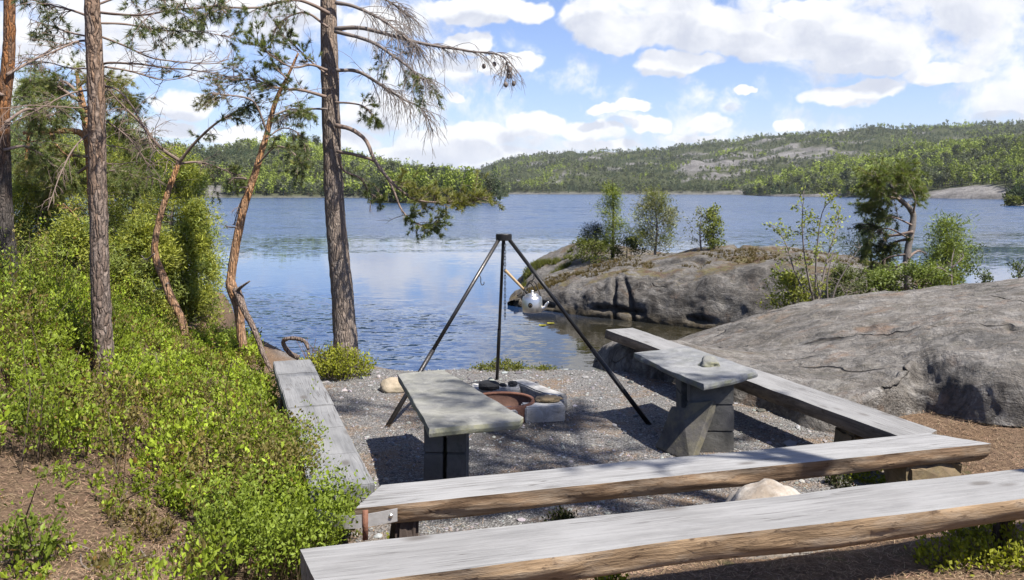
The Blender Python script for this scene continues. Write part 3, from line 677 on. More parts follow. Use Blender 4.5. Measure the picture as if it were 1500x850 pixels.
ZT = 0.61
t1c = P(690, 600, ZT)
t1 = thing('stone_table', 'low table with a pale grey slab on twin block pillars left of the fire pit', 'table', (-0.45, 6.1, 0))
pl = [P(583, 549, ZT), P(590, 547, ZT), P(648, 542, ZT), P(668, 552, ZT), P(766, 611, ZT), P(760, 616, ZT), P(629, 628, ZT)]
slab('s', None, pl, ZT, 0.058, None, seed=2.0, chip=0.016).build('tabletop', M['slate'], t1, smooth=False, loc=(-0.45, 6.1, 0))
for (a, b) in ((-0.585, -0.458), (-0.432, -0.305)):
    m_ = MB(); zj = [-0.05, 0.17, 0.36, ZT - 0.062]
    for k in range(3): block(m_, (a, 5.66, zj[k] + 0.0025), (b, 6.06, zj[k + 1] - 0.0025), 0.006, 0.004)
    m_.build('pillar', M['block'], t1, smooth=False, loc=(-0.45, 6.1, 0))
t2o = np.array([1.62, 7.35, 0])
t2 = thing('stone_table', 'low table with a bluish slab on a tall pillar beside the right bench', 'table', t2o)
pl = [P(929, 517, ZT), P(960, 513, ZT), P(1006, 507, ZT), P(1060, 525, ZT), P(1109, 544, ZT), P(1070, 556, ZT), P(1031, 563, ZT), P(1003, 552, ZT), P(975, 540, ZT)]
slab('s', None, pl, ZT, 0.05, None, seed=5.0, chip=0.026).build('tabletop', M['slate_blue'], t2, smooth=False, loc=t2o)
for (a, b, y0, y1) in ((1.43, 1.78, 6.84, 6.98), (1.43, 1.52, 7.2, 7.45), (1.55, 1.70, 7.2, 7.45)):
    m_ = MB(); zj = [-0.05, 0.17, 0.385, ZT - 0.054]
    for k in range(3): block(m_, (a, y0, zj[k] + 0.0025), (b, y1, zj[k + 1] - 0.0025), 0.006, 0.004)
    o = m_.build('pillar', M['block'], t2, smooth=False, loc=t2o)
# broken slab leaning on that pillar
FL, FR_, TR, TL, TM = P(961, 653), P(1010, 673), P(1046, 586, .44), P(1010, 590, .44), P(985, 594, .42)
FL[1] = 6.66; FR_[1] = 6.60; FL[0] = (961 - CX) * 6.66 / F; FR_[0] = (1012 - CX) * 6.6 / F
FL[2] = FR_[2] = -0.02
FL = Q(960, 654, 6.93); TR = Q(1046, 586, 6.80); TL = Q(1010, 590, 6.82); TM = Q(984, 595, 6.90); TE = Q(1003, 598, 6.84)
fo = np.array([FL, FR_, TR, TL, TE, TM]); nrm = unit(np.cross(fo[1] - fo[0], fo[2] - fo[0])); nrm = nrm if nrm[1] < 0 else -nrm
ctr = fo.mean(0)
dn = []
for i in range(6):
    for u in np.linspace(0, 1, 7, endpoint=False): dn.append(fo[i] + (fo[(i + 1) % 6] - fo[i]) * u)
dn = np.array(dn); dn += 0.012 * fbm(dn * 7, 3)[:, None] * unit(dn - ctr); m = len(dn)
mb = MB(); back = dn - nrm * 0.05 + 0.004 * R.normal(size=dn.shape); inn = ctr + (dn - ctr) * 0.96 + nrm * 0.006
V = np.concatenate([inn, dn, back, [ctr + nrm * 0.006], [ctr - nrm * 0.05]]); jj = np.arange(m)
qq = np.concatenate([np.stack([k * m + jj, (k + 1) * m + jj, (k + 1) * m + (jj + 1) % m, k * m + (jj + 1) % m], -1) for k in (0, 1)])
tt = np.concatenate([np.stack([np.full(m, 3 * m), jj, (jj + 1) % m], -1), np.stack([np.full(m, 3 * m + 1), 2 * m + (jj + 1) % m, 2 * m + jj], -1)])
mb.add(V, qq, tt)
tag(mb.build('stone_slab', M['slate_dark'], loc=(ctr[0], ctr[1], 0), smooth=False), 'broken dark slab standing on edge, leaning against the table pillar', 'slab')

def rock_mesh(c, size, seed, sub=3, flat=0.3, rough=0.35):
    v, f = ico_sub(sub); n = fbm(v * 1.1 + seed, 4); w = v * (1 + rough * n[:, None]); w *= np.asarray(size)
    w[:, 2] = np.where(w[:, 2] < -flat * size[2], -flat * size[2], w[:, 2]); w += np.asarray(c)
    mb = MB(); mb.add(w, None, f); return mb
def stone(name, label, c, size, seed, mat, smooth=True, **k):
    o = rock_mesh((0, 0, 0), size, seed, **k).build(name, mat, smooth=smooth); o.location = c
    return tag(o, label, 'stone')
c = P(1039, 536, ZT); stone('stone', 'small round grey stone lying on the right stone table', (c[0], c[1], ZT + 0.012), (0.082, 0.06, 0.06), 3.1, M['slate'], rough=0.3)
stone('boulder', 'big whitish boulder lying between the two log benches', (1.38, 4.62, 0.12), (0.34, 0.22, 0.41), 8.8, M['boulder'], sub=4, rough=0.13)
c = P(573, 572, 0.0); stone('stone', 'beige block of stone at the water edge behind the left table', (c[0] + .05, c[1], 0.03), (0.17, 0.14, 0.10), 5.1, M['sand'], rough=0.15)
c = P(868, 520, -0.2)
# ------------------------------------------------------------------ fire pit
fo = np.array([-0.13, 8.02, 0.0])
fp = thing('fire_pit', 'square fire pit of pale stone blocks round a rusty iron fire ring', 'fire pit', fo)
def kerb(ax, ay, bx, by, w, h, mat, lab=None, z0=-0.04):
    d = np.array([bx - ax, by - ay]); L = np.linalg.norm(d); a = math.atan2(d[1], d[0])
    m_ = MB(); block(m_, (0, 0, z0), (L, w, h), 0.012, 0.012, 0, 5)
    V = m_.v[0]; ca, sa = math.cos(a), math.sin(a)
    m_.v[0] = np.stack([V[:, 0] * ca - V[:, 1] * sa + ax, V[:, 0] * sa + V[:, 1] * ca + ay, V[:, 2]], -1)
    o = m_.build('kerb_stone', mat, fp, smooth=False, loc=fo)
    if lab: o['label'] = lab
hz = 0.14
a = P(829, 594, hz); b = P(770, 597, hz); kerb(b[0], b[1], a[0], a[1], 0.21, hz, M['granite'])
a = P(755, 601, hz); kerb(-0.55, 7.45, a[0] + 0.03, a[1] + 0.0, 0.2, hz - 0.01, M['granite'])
a = P(829, 582, hz); b = P(768, 556, hz); kerb(a[0] + .02, a[1] + .07, b[0], b[1], 0.17, hz + 0.01, M['granite'])
a = P(770, 570, hz); b = P(690, 570, hz); kerb(b[0], b[1] + 0.02, a[0] - .05, a[1] + 0.03, 0.26, hz - 0.005, M['granite'])
kerb(-0.62, 8.6, -0.60, 7.6, 0.17, hz, M['granite'])
# rusty ring with inner wall
rc = np.array([-0.10, 7.98]); rr = 0.305; seg = 48; aa = np.linspace(0, 2 * PI, seg, endpoint=False)
prof = [(rr + 0.012, 0.0), (rr + 0.014, hz + 0.0), (rr + 0.006, hz + 0.014), (rr - 0.02, hz + 0.012), (rr - 0.024, hz - 0.002), (rr - 0.014, hz - 0.012), (rr - 0.03, 0.02), (0.15, -0.02), (0.0, -0.02)]
V = np.array([[(rc[0] + p_[0] * math.cos(q_), rc[1] + p_[0] * math.sin(q_), p_[1]) for q_ in aa] for p_ in prof]); jj = np.arange(seg)
mb = MB(); mb.add(V.reshape(-1, 3), np.concatenate([np.stack([k * seg + jj, k * seg + (jj + 1) % seg, (k + 1) * seg + (jj + 1) % seg, (k + 1) * seg + jj], -1) for k in range(5)]), m=0)
mb.add(V.reshape(-1, 3), np.concatenate([np.stack([k * seg + jj, k * seg + (jj + 1) % seg, (k + 1) * seg + (jj + 1) % seg, (k + 1) * seg + jj], -1) for k in range(5, 8)]), m=1)
mb.build('fire_ring', [M['rust'], M['rust_dark']], fp, loc=fo)
c = P(803, 583, hz + 0.03); stone('stone', 'flat brown stone lying on the corner of the fire pit', (c[0], c[1], hz + 0.02), (0.125, 0.085, 0.028), 2.7, M['brownstone'], flat=0.6, rough=0.3)
def lump(name, label, c, size, seed, mat, cat, rz=0, **k):
    o = rock_mesh((0, 0, 0), size, seed, **k).build(name, mat, smooth=False); o.location = c; o.rotation_euler = (0, 0, rz); return tag(o, label, cat)
mb = MB(); pa = cat_rom([P(701, 566, hz + 0.05), P(715, 565, hz + 0.055), P(731, 565, hz + 0.05)], 8); tube(mb, pa, [0.03, 0.047, 0.05, 0.05, 0.048, 0.05, 0.046, 0.03], 10, rough=0.2, freq=12)
tag(mb.build('charred_log', M['charcoal'], smooth=False, loc=pa[0]), 'short charred black log lying on the back of the fire pit', 'log')
for px_, py_, s_, l_ in ((737, 568, 0.035, 'left of the two small black coals beside the charred log'), (751, 566, 0.045, 'right of the two small black coals beside the charred log')):
    c = P(px_, py_, hz); lump('coal', l_, (c[0], c[1], hz + 0.02), (s_, s_ * 0.8, s_ * 0.8), px_ * 0.1, M['charcoal'], 'coal', sub=2)

# ------------------------------------------------------------------ tripod, chain, kettle
AP = Q(738, 348, 8.29); feet = [P(567, 626), P(950, 621), P(728, 556)]
tr = thing('cooking_tripod', 'tall black steel tripod standing over the fire pit', 'tripod', (AP[0], AP[1], 0))
LO = np.array([AP[0], AP[1], 0])
for k, f_ in enumerate(feet):
    d = unit(f_ - AP); s_ = unit(np.array([d[0], d[1], 0])); top = AP + s_ * 0.055 + np.array([0, 0, -0.015]); mb = MB()
    mid = top + (f_ - top) * 0.62
    tube(mb, [top, mid], 0.0185 if k < 2 else 0.016, 10); tube(mb, [mid - d * 0.02, f_ + d * 0.03], 0.022 if k < 2 else 0.019, 10)
    mb.build('leg', M['steel'] if k else M['steel_worn'], tr, loc=LO)
mb = MB(); aa = np.linspace(0, 2 * PI, 24, endpoint=False); V = []
for rr_, zz in ((0.0, 0.035), (0.072, 0.035), (0.078, 0.028), (0.078, -0.025), (0.07, -0.03), (0.0, -0.03)):
    V += [(AP[0] + rr_ * math.cos(q_), AP[1] + rr_ * math.sin(q_), AP[2] + zz) for q_ in aa]
jj = np.arange(24); mb.add(V, np.concatenate([np.stack([k * 24 + jj, (k + 1) * 24 + jj, (k + 1) * 24 + (jj + 1) % 24, k * 24 + (jj + 1) % 24], -1)[:, ::-1] for k in range(5)]))
mb.build('cap', M['steel'], tr, smooth=False, loc=LO)
def ring_path(c, a, b, u, w, n=20, a0=0, a1=2 * PI): 
    t = np.linspace(a0, a1, n); return np.asarray(c) + a * np.cos(t)[:, None] * np.asarray(u) + b * np.sin(t)[:, None] * np.asarray(w)
ch = MB(); z = AP[2] - 0.03; cx = AP[0] + 0.012; k = 0; zend = HC - (463 - HY) * AP[1] / F
while z > zend:
    u = (1, 0, 0) if k % 2 else (0, 1, 0)
    tube(ch, ring_path((cx, AP[1] - 0.03, z - 0.016), 0.0085, 0.019, u, (0, 0, 1), 14), 0.0033, 5, cap=False); z -= 0.0305; k += 1
tag(ch.build('chain', M['steel'], loc=(cx, AP[1] - 0.03, 0), attr=None), 'thin black link chain hanging from the top of the tripod', 'chain')
def on_leg(k, px_):
    f_ = feet[k]; a, b = AP, f_
    for t in np.linspace(0, 1, 2000):
        q_ = a + (b - a) * t
        if abs(CX + F * q_[0] / q_[1] - px_) < 0.6: return q_
hp = on_leg(0, 702)
mb = MB(); tube(mb, cat_rom([hp + np.array([0.0, -0.022, 0.015]), hp + np.array([0.012, -0.026, -0.01]), hp + np.array([0.012, -0.026, -0.05]), hp + np.array([0.022, -0.026, -0.075]), hp + np.array([0.040, -0.026, -0.068]), hp + np.array([0.044, -0.026, -0.045])], 22), 0.0042, 6)
tag(mb.build('hook', M['steel_worn'], loc=hp), 'empty bent wire hook on the left tripod leg', 'hook')
hp = on_leg(1, 782); kz = HC - (431 - HY) * hp[1] / F          # kettle shoulder height
kx = (779.5 - CX) * hp[1] / F; K = np.array([kx, hp[1] - 0.045, 0])
kt = thing('kettle', 'dented aluminium kettle with a wooden handle hanging from the right tripod leg', 'kettle', (K[0], K[1], kz - 0.165))
KO = (K[0], K[1], kz - 0.165)
def lathe(mb, c, prof, seg=32, m=0):
    a = np.arange(seg) * 2 * PI / seg; V = np.array([[(c[0] + r_ * math.cos(q_), c[1] + r_ * math.sin(q_), c[2] + z_) for q_ in a] for r_, z_ in prof]); jj = np.arange(seg)
    mb.add(V.reshape(-1, 3), np.concatenate([np.stack([k * seg + jj, k * seg + (jj + 1) % seg, (k + 1) * seg + (jj + 1) % seg, (k + 1) * seg + jj], -1) for k in range(len(prof) - 1)]), m=m)
zb = kz - 0.165
mb = MB(); lathe(mb, (K[0], K[1], zb), [(0.0, 0.0), (0.088, 0.0), (0.098, 0.008), (0.098, 0.06), (0.095, 0.125), (0.093, 0.13), (0.086, 0.148), (0.06, 0.16)]); body = mb.build('body', M['alu'], kt, loc=KO)
mb = MB(); lathe(mb, (K[0], K[1], zb), [(0.062, 0.158), (0.062, 0.166), (0.045, 0.176), (0.018, 0.18), (0.012, 0.19), (0.016, 0.2), (0.012, 0.207), (0.0, 0.208)], 24); mb.build('lid', M['alu'], kt, loc=KO)
mb = MB(); tube(mb, cat_rom([(K[0] + 0.088, K[1] - 0.01, zb + 0.035), (K[0] + 0.118, K[1] - 0.015, zb + 0.045), (K[0] + 0.135, K[1] - 0.02, zb + 0.075), (K[0] + 0.155, K[1] - 0.022, zb + 0.10)], 12), np.linspace(0.024, 0.011, 12), 10); mb.build('spout', M['alu'], kt, loc=KO)
mb = MB(); tube(mb, cat_rom([(K[0] - 0.078, K[1], zb + 0.148), (K[0] - 0.072, K[1], zb + 0.22), (K[0] - 0.02, K[1], zb + 0.295), (K[0] + 0.02, K[1], zb + 0.29), (K[0] + 0.055, K[1], zb + 0.22), (K[0] + 0.08, K[1], zb + 0.148)], 30), 0.0055, 6); mb.build('bail', M['steel_worn'], kt, loc=KO)
mb = MB(); tube(mb, cat_rom([(K[0] - 0.03, K[1] + 0.01, zb + 0.19), (K[0] - 0.05, K[1] + .01, zb + 0.235), (K[0] - 0.02, K[1] + .01, zb + 0.275), (K[0] + 0.02, K[1] + .01, zb + 0.22), (K[0] + 0.012, K[1] + .01, zb + 0.18)], 24), 0.006, 6); mb.build('lid_handle', M['soot'], kt, loc=KO)
h0 = Q(771, 428, hp[1] - 0.04); h1 = Q(740, 396, hp[1] + 0.03); hm = h0 + (h1 - h0) * 0.12
mb = MB(); tube(mb, [h0 + np.array([0.015, 0, -0.02]), hm], [0.011, 0.013], 8); fer = mb.build('handle_socket', M['soot'], kt, loc=KO)
mb = MB(); tube(mb, cat_rom([hm, h0 + (h1 - h0) * 0.5, h1], 10), np.linspace(0.0125, 0.0155, 10), 8); mb.build('wooden_handle', M['handle'], kt, loc=KO)
mb = MB(); tube(mb, cat_rom([hp + np.array([0, -0.03, 0.02]), hp + np.array([0.004, -0.045, -0.02]), np.array([K[0] + 0.0, K[1], zb + 0.30]), np.array([K[0] + 0.0, K[1], zb + 0.284]), np.array([K[0] - 0.012, K[1] - .01, zb + 0.29])], 24), 0.0058, 6); mb.build('hanger', M['steel'], kt, loc=KO)
# round dark emblem with a curl, lying on the curved body
mb = MB(); aa = np.linspace(0, 2 * PI, 20, endpoint=False); th0 = -PI / 2 - 0.22; V = [(K[0] + 0.0995 * math.cos(th0), K[1] + 0.0995 * math.sin(th0), zb + 0.075)]
for q_ in aa: th = th0 + 0.022 * math.cos(q_) / 0.0995; V.append((K[0] + 0.0992 * math.cos(th), K[1] + 0.0992 * math.sin(th), zb + 0.075 + 0.024 * math.sin(q_)))
mb.add(V, None, [(0, 1 + k, 1 + (k + 1) % 20) for k in range(20)]); mb.build('emblem', M['soot'], body, loc=KO)
mb = MB(); pts = []
for t in np.linspace(0, 1, 20):
    a_ = -0.4 + 4.2 * t; r_ = 0.014 * (1 - 0.6 * t); th = th0 + r_ * math.cos(a_) / 0.0995; pts.append((K[0] + 0.1 * math.cos(th), K[1] + 0.1 * math.sin(th), zb + 0.075 + r_ * math.sin(a_)))
tube(mb, pts, 0.0022, 5); mb.build('emblem_curl', M['handle'], body, loc=KO)

# ------------------------------------------------------------------ pines with limbs
PINE_G = np.array([0.21, 0.255, 0.085]); PINE_B = np.array([0.16, 0.195, 0.095]); PINE_Y = np.array([0.31, 0.31, 0.09])
def limb(tree, trunk_at, path, r0, bmat, live=0.0, fine=1.0, droop=0.15, tw=26, tl=0.45, col=PINE_G, start=0.25, up=0.1, side=1.0, r1=0.006, L=0.065, per=16, cones=0, LO=(0, 0, 0), tuft_from=0.45):
    """one limb: bark tube, side twigs of two orders, needle tufts on the living twigs"""
    path = cat_rom(path, 28); n = len(path); mb = MB()
    path = path + 0.02 * np.stack([fbm(path * 2.3 + s_, 2) for s_ in (0, 5, 11)], -1) * np.linspace(0, 1, n)[:, None]
    tube(mb, path, np.linspace(r0, r1, n) , 7, rough=0.15, freq=14, cap=True)
    T = unit(np.gradient(path, axis=0)); tp, td = [], []
    for k in range(tw):
        u = start + (1 - start) * rnd.random() ** 0.8; i = min(n - 1, int(u * (n - 1)))
        d = T[i] * rnd.uniform(0.5, 1.0) + np.array([rnd.gauss(0, 0.5), rnd.gauss(0, 0.7), rnd.gauss(0, 0.35) + up]) * side
        d = d / np.linalg.norm(d); l = tl * rnd.uniform(0.35, 1.15) * (1.15 - 0.5 * u)
        pts = [path[i]]; dd = d.copy()
        for s_ in range(5):
            dd = dd + np.array([rnd.gauss(0, 0.13), rnd.gauss(0, 0.13), rnd.gauss(0, 0.1) - droop]); dd /= np.linalg.norm(dd); pts.append(pts[-1] + dd * l / 5)
        pts = np.array(pts); tube(mb, pts, np.linspace(0.0045, 0.0018, 6) * fine, 4, cap=False)
        alive = rnd.random() < live
        for s_ in range(3 + int(2 * rnd.random())):
            j = rnd.randint(1, 4); e = unit(pts[j + 1] - pts[j]) + np.array([rnd.gauss(0, 0.6), rnd.gauss(0, 0.6), rnd.gauss(0, 0.5) - droop]); e /= np.linalg.norm(e)
            l2 = l * rnd.uniform(0.25, 0.6); sp = [pts[j]]
            for z_ in range(3):
                e = e + np.array([rnd.gauss(0, 0.2), rnd.gauss(0, 0.2), rnd.gauss(0, 0.15) - droop * 1.3 + (0.12 if alive else 0)]); e /= np.linalg.norm(e); sp.append(sp[-1] + e * l2 / 3)
            tube(mb, sp, np.linspace(0.0028, 0.0014, 4) * fine, 3, cap=False)
            if alive:
                for f_ in (0.55, 0.8, 1.0): 
                    w = np.array(sp); q_ = w[-1] * f_ + w[1] * (1 - f_); tp.append(q_); td.append(e + np.array([0, 0, 0.3]))
        if alive:
            for f_ in (tuft_from, 0.6, 0.72, 0.84, 0.93, 1.0):
                q_ = pts[min(5, int(f_ * 5))]; tp.append(q_ + np.random.default_rng(k).normal(size=3) * 0.01); td.append(dd + np.array([0, 0, 0.25]))
    if cones:
        for k in range(cones):
            i = rnd.randint(int(n * 0.72), n - 1); c = path[i] + np.array([rnd.uniform(-.05, .05), rnd.uniform(-.1, .1), rnd.uniform(-0.28, -0.02)])
            v, f = ico_sub(1); mb.add(v * 0.026 * np.array([1, 1, 1.25]) + c, None, f); tube(mb, [path[i], c], 0.002, 3, cap=False)
    b = mb.build('branch', bmat, tree, loc=LO)
    if tp:
        nb = MB(); c = np.array(col) * np.random.default_rng(len(tp)).uniform(0.7, 1.25, (len(tp), 1)); 
        c = np.where(np.random.default_rng(3).random((len(tp), 1)) < 0.18, PINE_Y * 0.9, c)
        needles(nb, tp, td, L, 0.0065, 0.55, per, c); nb.build('needles', M['needle'], b, loc=LO)
    return b
def trunk_mb(pts, rads, n=60, seg=16, rough=0.10, freq=7):
    mb = MB(); p = cat_rom(pts, n); r = np.interp(np.linspace(0, 1, n), np.linspace(0, 1, len(rads)), rads); tube(mb, p, r, seg, rough=rough, freq=freq); return mb
def pxpath(d, pts, dy=0.0):
    out = []
    for k, q_ in enumerate(pts): out.append(Q(q_[0], q_[1], d + (q_[2] if len(q_) > 2 else dy * k / max(1, len(pts) - 1))))
    return np.array(out)
def crown_limbs(tree, axis_pts, LO, bmat, n, rad, zlo, zhi, seed, col=PINE_G):
    """living crown of a pine above the picture: limbs with tufts"""
    rs = random.Random(seed); ax = cat_rom(axis_pts, 40)
    for k in range(n):
        u = rs.uniform(zlo, zhi); i = int(u * 39); a = rs.uniform(0, 2 * PI); l = rad * rs.uniform(0.6, 1.1) * (1.0 - 0.5 * max(0, u - 0.8) / 0.2)
        e = np.array([math.cos(a) * l, math.sin(a) * l, rs.uniform(-0.1, 0.45) * l]); m_ = ax[i] + e * 0.5 + np.array([0, 0, 0.12 * l])
        limb(tree, None, [ax[i], m_, ax[i] + e], 0.03, bmat, 1.0, 1.3, -0.02, 16, 0.55, col, 0.3, 0.25, L=0.11, per=14, LO=LO)

# main pine in the middle of the left half
d = 10.55; base = Q(507, 522, d); LO = (base[0], base[1], 0)
pb = thing('pine_tree', 'thick grey barked pine beside the left bench, with dead twigs drooping to the right', 'pine', LO, group='pines on the left bank')
tp_ = pxpath(d, [(509, 560), (507, 522), (503, 450), (497, 380), (490, 300), (486, 200), (483, 100), (481, 0), (478, -220), (474, -620), (476, -1000)], 0.4)
w = np.array([46, 37, 33, 31, 29, 27, 26, 24, 19, 11, 4]) / 2 * d / F
trunk_mb(tp_, w, 90, 20, 0.07, 9).build('trunk', M['bark_grey'], pb, loc=LO)
T = M['twig']; G = M['twig_grey']
B = lambda pts, **k: limb(pb, None, pxpath(d, pts, k.pop('dy', 0.3)), tw=int(1.5 * k.pop('tw', 26)), r0=k.pop('r', 0.026), bmat=k.pop('m', T), LO=LO, **k)
B([(492, 4), (520, 10), (558, 28), (590, 52), (612, 74)], tw=44, droop=0.24, m=G, tl=0.75, dy=-0.4)
B([(490, -28), (530, -20), (575, 5), (600, 25)], tw=32, droop=0.2, m=G, tl=0.7, dy=0.5)
B([(491, 42), (530, 41), (572, 52), (622, 64), (690, 75), (735, 82), (746, 108)], tw=52, droop=0.20, m=G, tl=0.55, cones=7, dy=-0.7, r=0.03)
B([(491, 46), (540, 60), (580, 84), (610, 108), (628, 120)], tw=40, droop=0.2, m=G, tl=0.65, dy=-1.0, live=0.12, col=PINE_B)
B([(492, 103), (525, 105), (562, 127), (592, 145), (617, 160), (634, 192)], tw=44, droop=0.24, m=G, tl=0.6, dy=0.6)
B([(491, 150), (518, 152), (538, 160), (552, 178)], tw=6, live=1.0, tl=0.3, col=PINE_G, dy=-0.2, r=0.014, start=0.35)
B([(492, 184), (515, 190), (536, 206), (549, 236), (568, 262), (600, 288), (640, 297), (680, 296), (716, 290)], tw=26, live=0.8, tl=0.42, col=PINE_Y, dy=-0.9, r=0.03, start=0.5, up=0.2, droop=0.03)
B([(494, 222), (528, 229), (552, 240), (575, 278), (590, 310), (612, 328), (644, 331)], tw=14, live=0.85, tl=0.36, col=PINE_G, dy=-0.5, r=0.022, start=0.62, droop=0.04)
B([(495, 226), (503, 250), (528, 262), (543, 284), (560, 286)], tw=12, live=0.3, tl=0.3, dy=0.5, r=0.018)
B([(482, 20), (455, 6), (428, 0), (380, 11), (330, 12), (295, 20)], tw=26, live=0.4, tl=0.5, col=PINE_B, dy=-0.8, r=0.026)
B([(480, 40), (455, 22), (436, 20), (408, 36), (393, 72)], tw=16, tl=0.35, dy=0.3, r=0.018)
B([(479, 103), (455, 95), (430, 98), (402, 84), (376, 62)], tw=17, live=0.6, tl=0.45, col=PINE_G, dy=-0.5, r=0.018, start=0.12, up=0.3, droop=0.0)
B([(479, 110), (450, 85), (425, 62), (410, 48)], tw=10, live=0.8, tl=0.36, col=PINE_B, dy=0.5, r=0.013, start=0.2, up=0.2, droop=0.0)
B([(478, 142), (440, 132), (410, 130), (375, 118), (335, 120)], tw=34, live=0.32, tl=0.5, col=PINE_B, dy=-0.4, r=0.022, start=0.15, droop=0.03)
B([(479, 160), (450, 160), (420, 168), (395, 175)], tw=34, tl=0.42, dy=0.4, r=0.015, m=G, start=0.1)
crown_limbs(pb, tp_[6:], LO, T, 7, 1.3, 0.6, 0.98, 5)

# reddish pine on the left
d = 7.5; base = Q(153, 528, d); LO = (base[0], base[1], 0)
pa_ = thing('pine_tree', 'reddish slender pine standing in the bushes, bare branches on both sides', 'pine', LO, group='pines on the left bank')
tp_ = pxpath(d, [(157, 585), (153, 528), (149, 470), (146, 380), (143, 250), (141, 150), (137, 50), (135, 0), (130, -200), (128, -500), (127, -800)], -0.3)
w = np.array([34, 29, 27, 25.5, 24.5, 23.5, 22, 21, 17, 11, 4]) / 2 * d / F
trunk_mb(tp_, w, 90, 18, 0.08, 12).build('trunk', M['bark_red'], pa_, loc=LO)
A = lambda pts, **k: limb(pa_, None, pxpath(d, pts, k.pop('dy', 0.3)), tw=int(0.8 * k.pop('tw', 20)), live=0.75 * k.pop('live', 0.0), r0=k.pop('r', 0.013), bmat=k.pop('m', T), LO=LO, r1=0.003, **k)
A([(146, 97), (160, 92), (200, 94), (250, 100), (305, 108), (352, 112)], tw=26, tl=0.42, droop=-0.05, dy=-0.5, fine=.8)
A([(146, 97), (190, 104), (240, 118), (285, 112)], tw=18, tl=0.4, droop=-0.02, dy=0.6, fine=.8, r=0.01)
A([(146, 126), (172, 132), (197, 160), (212, 192), (232, 222), (256, 240)], tw=22, tl=0.3, droop=0.08, dy=-0.4, fine=.8, r=0.011)
A([(135, 60), (110, 62), (70, 80), (24, 94)], tw=22, tl=0.35, droop=0.02, dy=-0.6, fine=.8)
A([(135, 26), (102, 14), (62, 4), (20, -6)], tw=24, live=0.5, tl=0.35, dy=0.4, col=PINE_B, per=12)
A([(134, 55), (105, 48), (80, 40), (45, 28)], tw=20, live=0.75, tl=0.25, dy=0.7, col=PINE_B, per=12, r=0.01, start=0.35)
A([(140, 18), (200, 22), (262, 14), (332, 4)], tw=36, live=0.45, tl=0.35, dy=-0.7, col=PINE_B, per=12)
A([(142, 34), (190, 36), (240, 45), (290, 48), (350, 55)], tw=30, live=0.45, tl=0.33, dy=0.8, col=PINE_B, per=12, r=0.011)
A([(143, 52), (180, 66), (230, 86), (300, 94), (340, 88)], tw=22, live=0.15, tl=0.35, dy=0.6, droop=-.05, fine=.8, r=0.011)
A([(139, 100), (105, 100), (70, 92), (35, 97)], tw=18, tl=0.3, dy=0.5, fine=.7, r=0.008)
A([(141, 131), (100, 138), (50, 165), (-5, 190)], tw=20, tl=0.3, dy=-0.5, fine=.7, r=0.009)
A([(141, 156), (110, 158), (60, 156), (-10, 158)], tw=16, tl=0.25, dy=-0.6, fine=.7, r=0.007)
A([(142, 188), (112, 213), (88, 254), (70, 310)], tw=16, tl=0.25, dy=-0.5, fine=.8, r=0.010, droop=0.2)
A([(147, 236), (165, 241), (200, 236)], tw=8, tl=0.16, dy=-0.2, fine=.7, r=0.006)
A([(146, 212), (170, 216), (190, 222)], tw=8, tl=0.16, dy=0.2, fine=.7, r=0.006)
A([(146, 170), (185, 200), (215, 240), (225, 270)], tw=18, tl=0.28, dy=0.4, fine=.8, r=0.008, droop=0.15)
A([(140, 8), (190, -10), (250, -20), (310, -24)], tw=26, live=0.55, tl=0.35, dy=0.4, col=PINE_B, per=12, r=0.011)
crown_limbs(pa_, tp_[7:], LO, T, 5, 0.9, 0.6, 0.98, 8)

# crooked orange pine leaning in front of the lake
d = 10.1; base = Q(360, 520, d); LO = (base[0], base[1], 0)
pc = thing('pine_tree', 'thin crooked orange pine leaning right, forked low with a dead stem', 'pine', LO, group='pines on the left bank')
tp_ = pxpath(d, [(362, 540), (356, 508), (352, 480), (349, 450), (339, 420), (339, 402), (347, 352), (357, 305), (371, 262), (389, 203), (404, 148), (420, 115), (437, 78)], 0.3)
w = np.array([17, 14, 13, 15, 16, 13, 12.5, 12, 10.5, 9, 7, 5, 3]) / 2 * d / F
trunk_mb(tp_, w, 80, 12, 0.10, 12).build('trunk', M['bark_orange'], pc, loc=LO)
mb = MB(); tube(mb, cat_rom(pxpath(d, [(346, 425), (352, 438), (358, 455), (372, 482), (386, 520), (398, 545)], -0.5), 24), np.linspace(0.05, 0.022, 24), 9, rough=0.15, freq=12); o = mb.build('dead_stem', M['bark_red'], pc, loc=LO)
mb = MB(); tube(mb, cat_rom(pxpath(d, [(345, 432), (352, 422), (366, 412)], -0.2), 10), np.linspace(0.03, 0.008, 10), 7, rough=0.2, freq=12); mb.build('stub', M['bark_red'], pc, loc=LO)
C_ = lambda pts, **k: limb(pc, None, pxpath(d, pts, k.pop('dy', 0.3)), k.pop('r', 0.014), k.pop('m', M['twig']), LO=LO, **k)
C_([(392, 195), (372, 150), (340, 140), (312, 138)], tw=20, live=0.7, tl=0.42, col=np.array([0.2, 0.19, 0.08]), dy=-0.4, start=0.2, up=0.1, per=12)
C_([(398, 170), (430, 160), (460, 170)], tw=20, live=0.3, tl=0.3, dy=0.4, r=0.01, m=G)
C_([(378, 240), (405, 215), (430, 225), (448, 250)], tw=16, live=0.75, tl=0.28, dy=-0.5, r=0.012, col=PINE_B, droop=0.12, start=0.3)
C_([(388, 205), (415, 188), (440, 200), (452, 235)], tw=20, live=0.5, tl=0.25, dy=0.3, r=0.01, col=PINE_B, droop=0.14, start=0.3)
C_([(360, 262), (345, 261), (336, 263)], tw=4, tl=0.1, r=0.012)
C_([(362, 275), (350, 275)], tw=2, tl=0.1, r=0.010); C_([(346, 333), (335, 333), (330, 331)], tw=3, tl=0.1, r=0.009)
C_([(420, 115), (405, 100), (395, 85)], tw=7, live=0.9, tl=0.25, col=PINE_G, r=0.01)
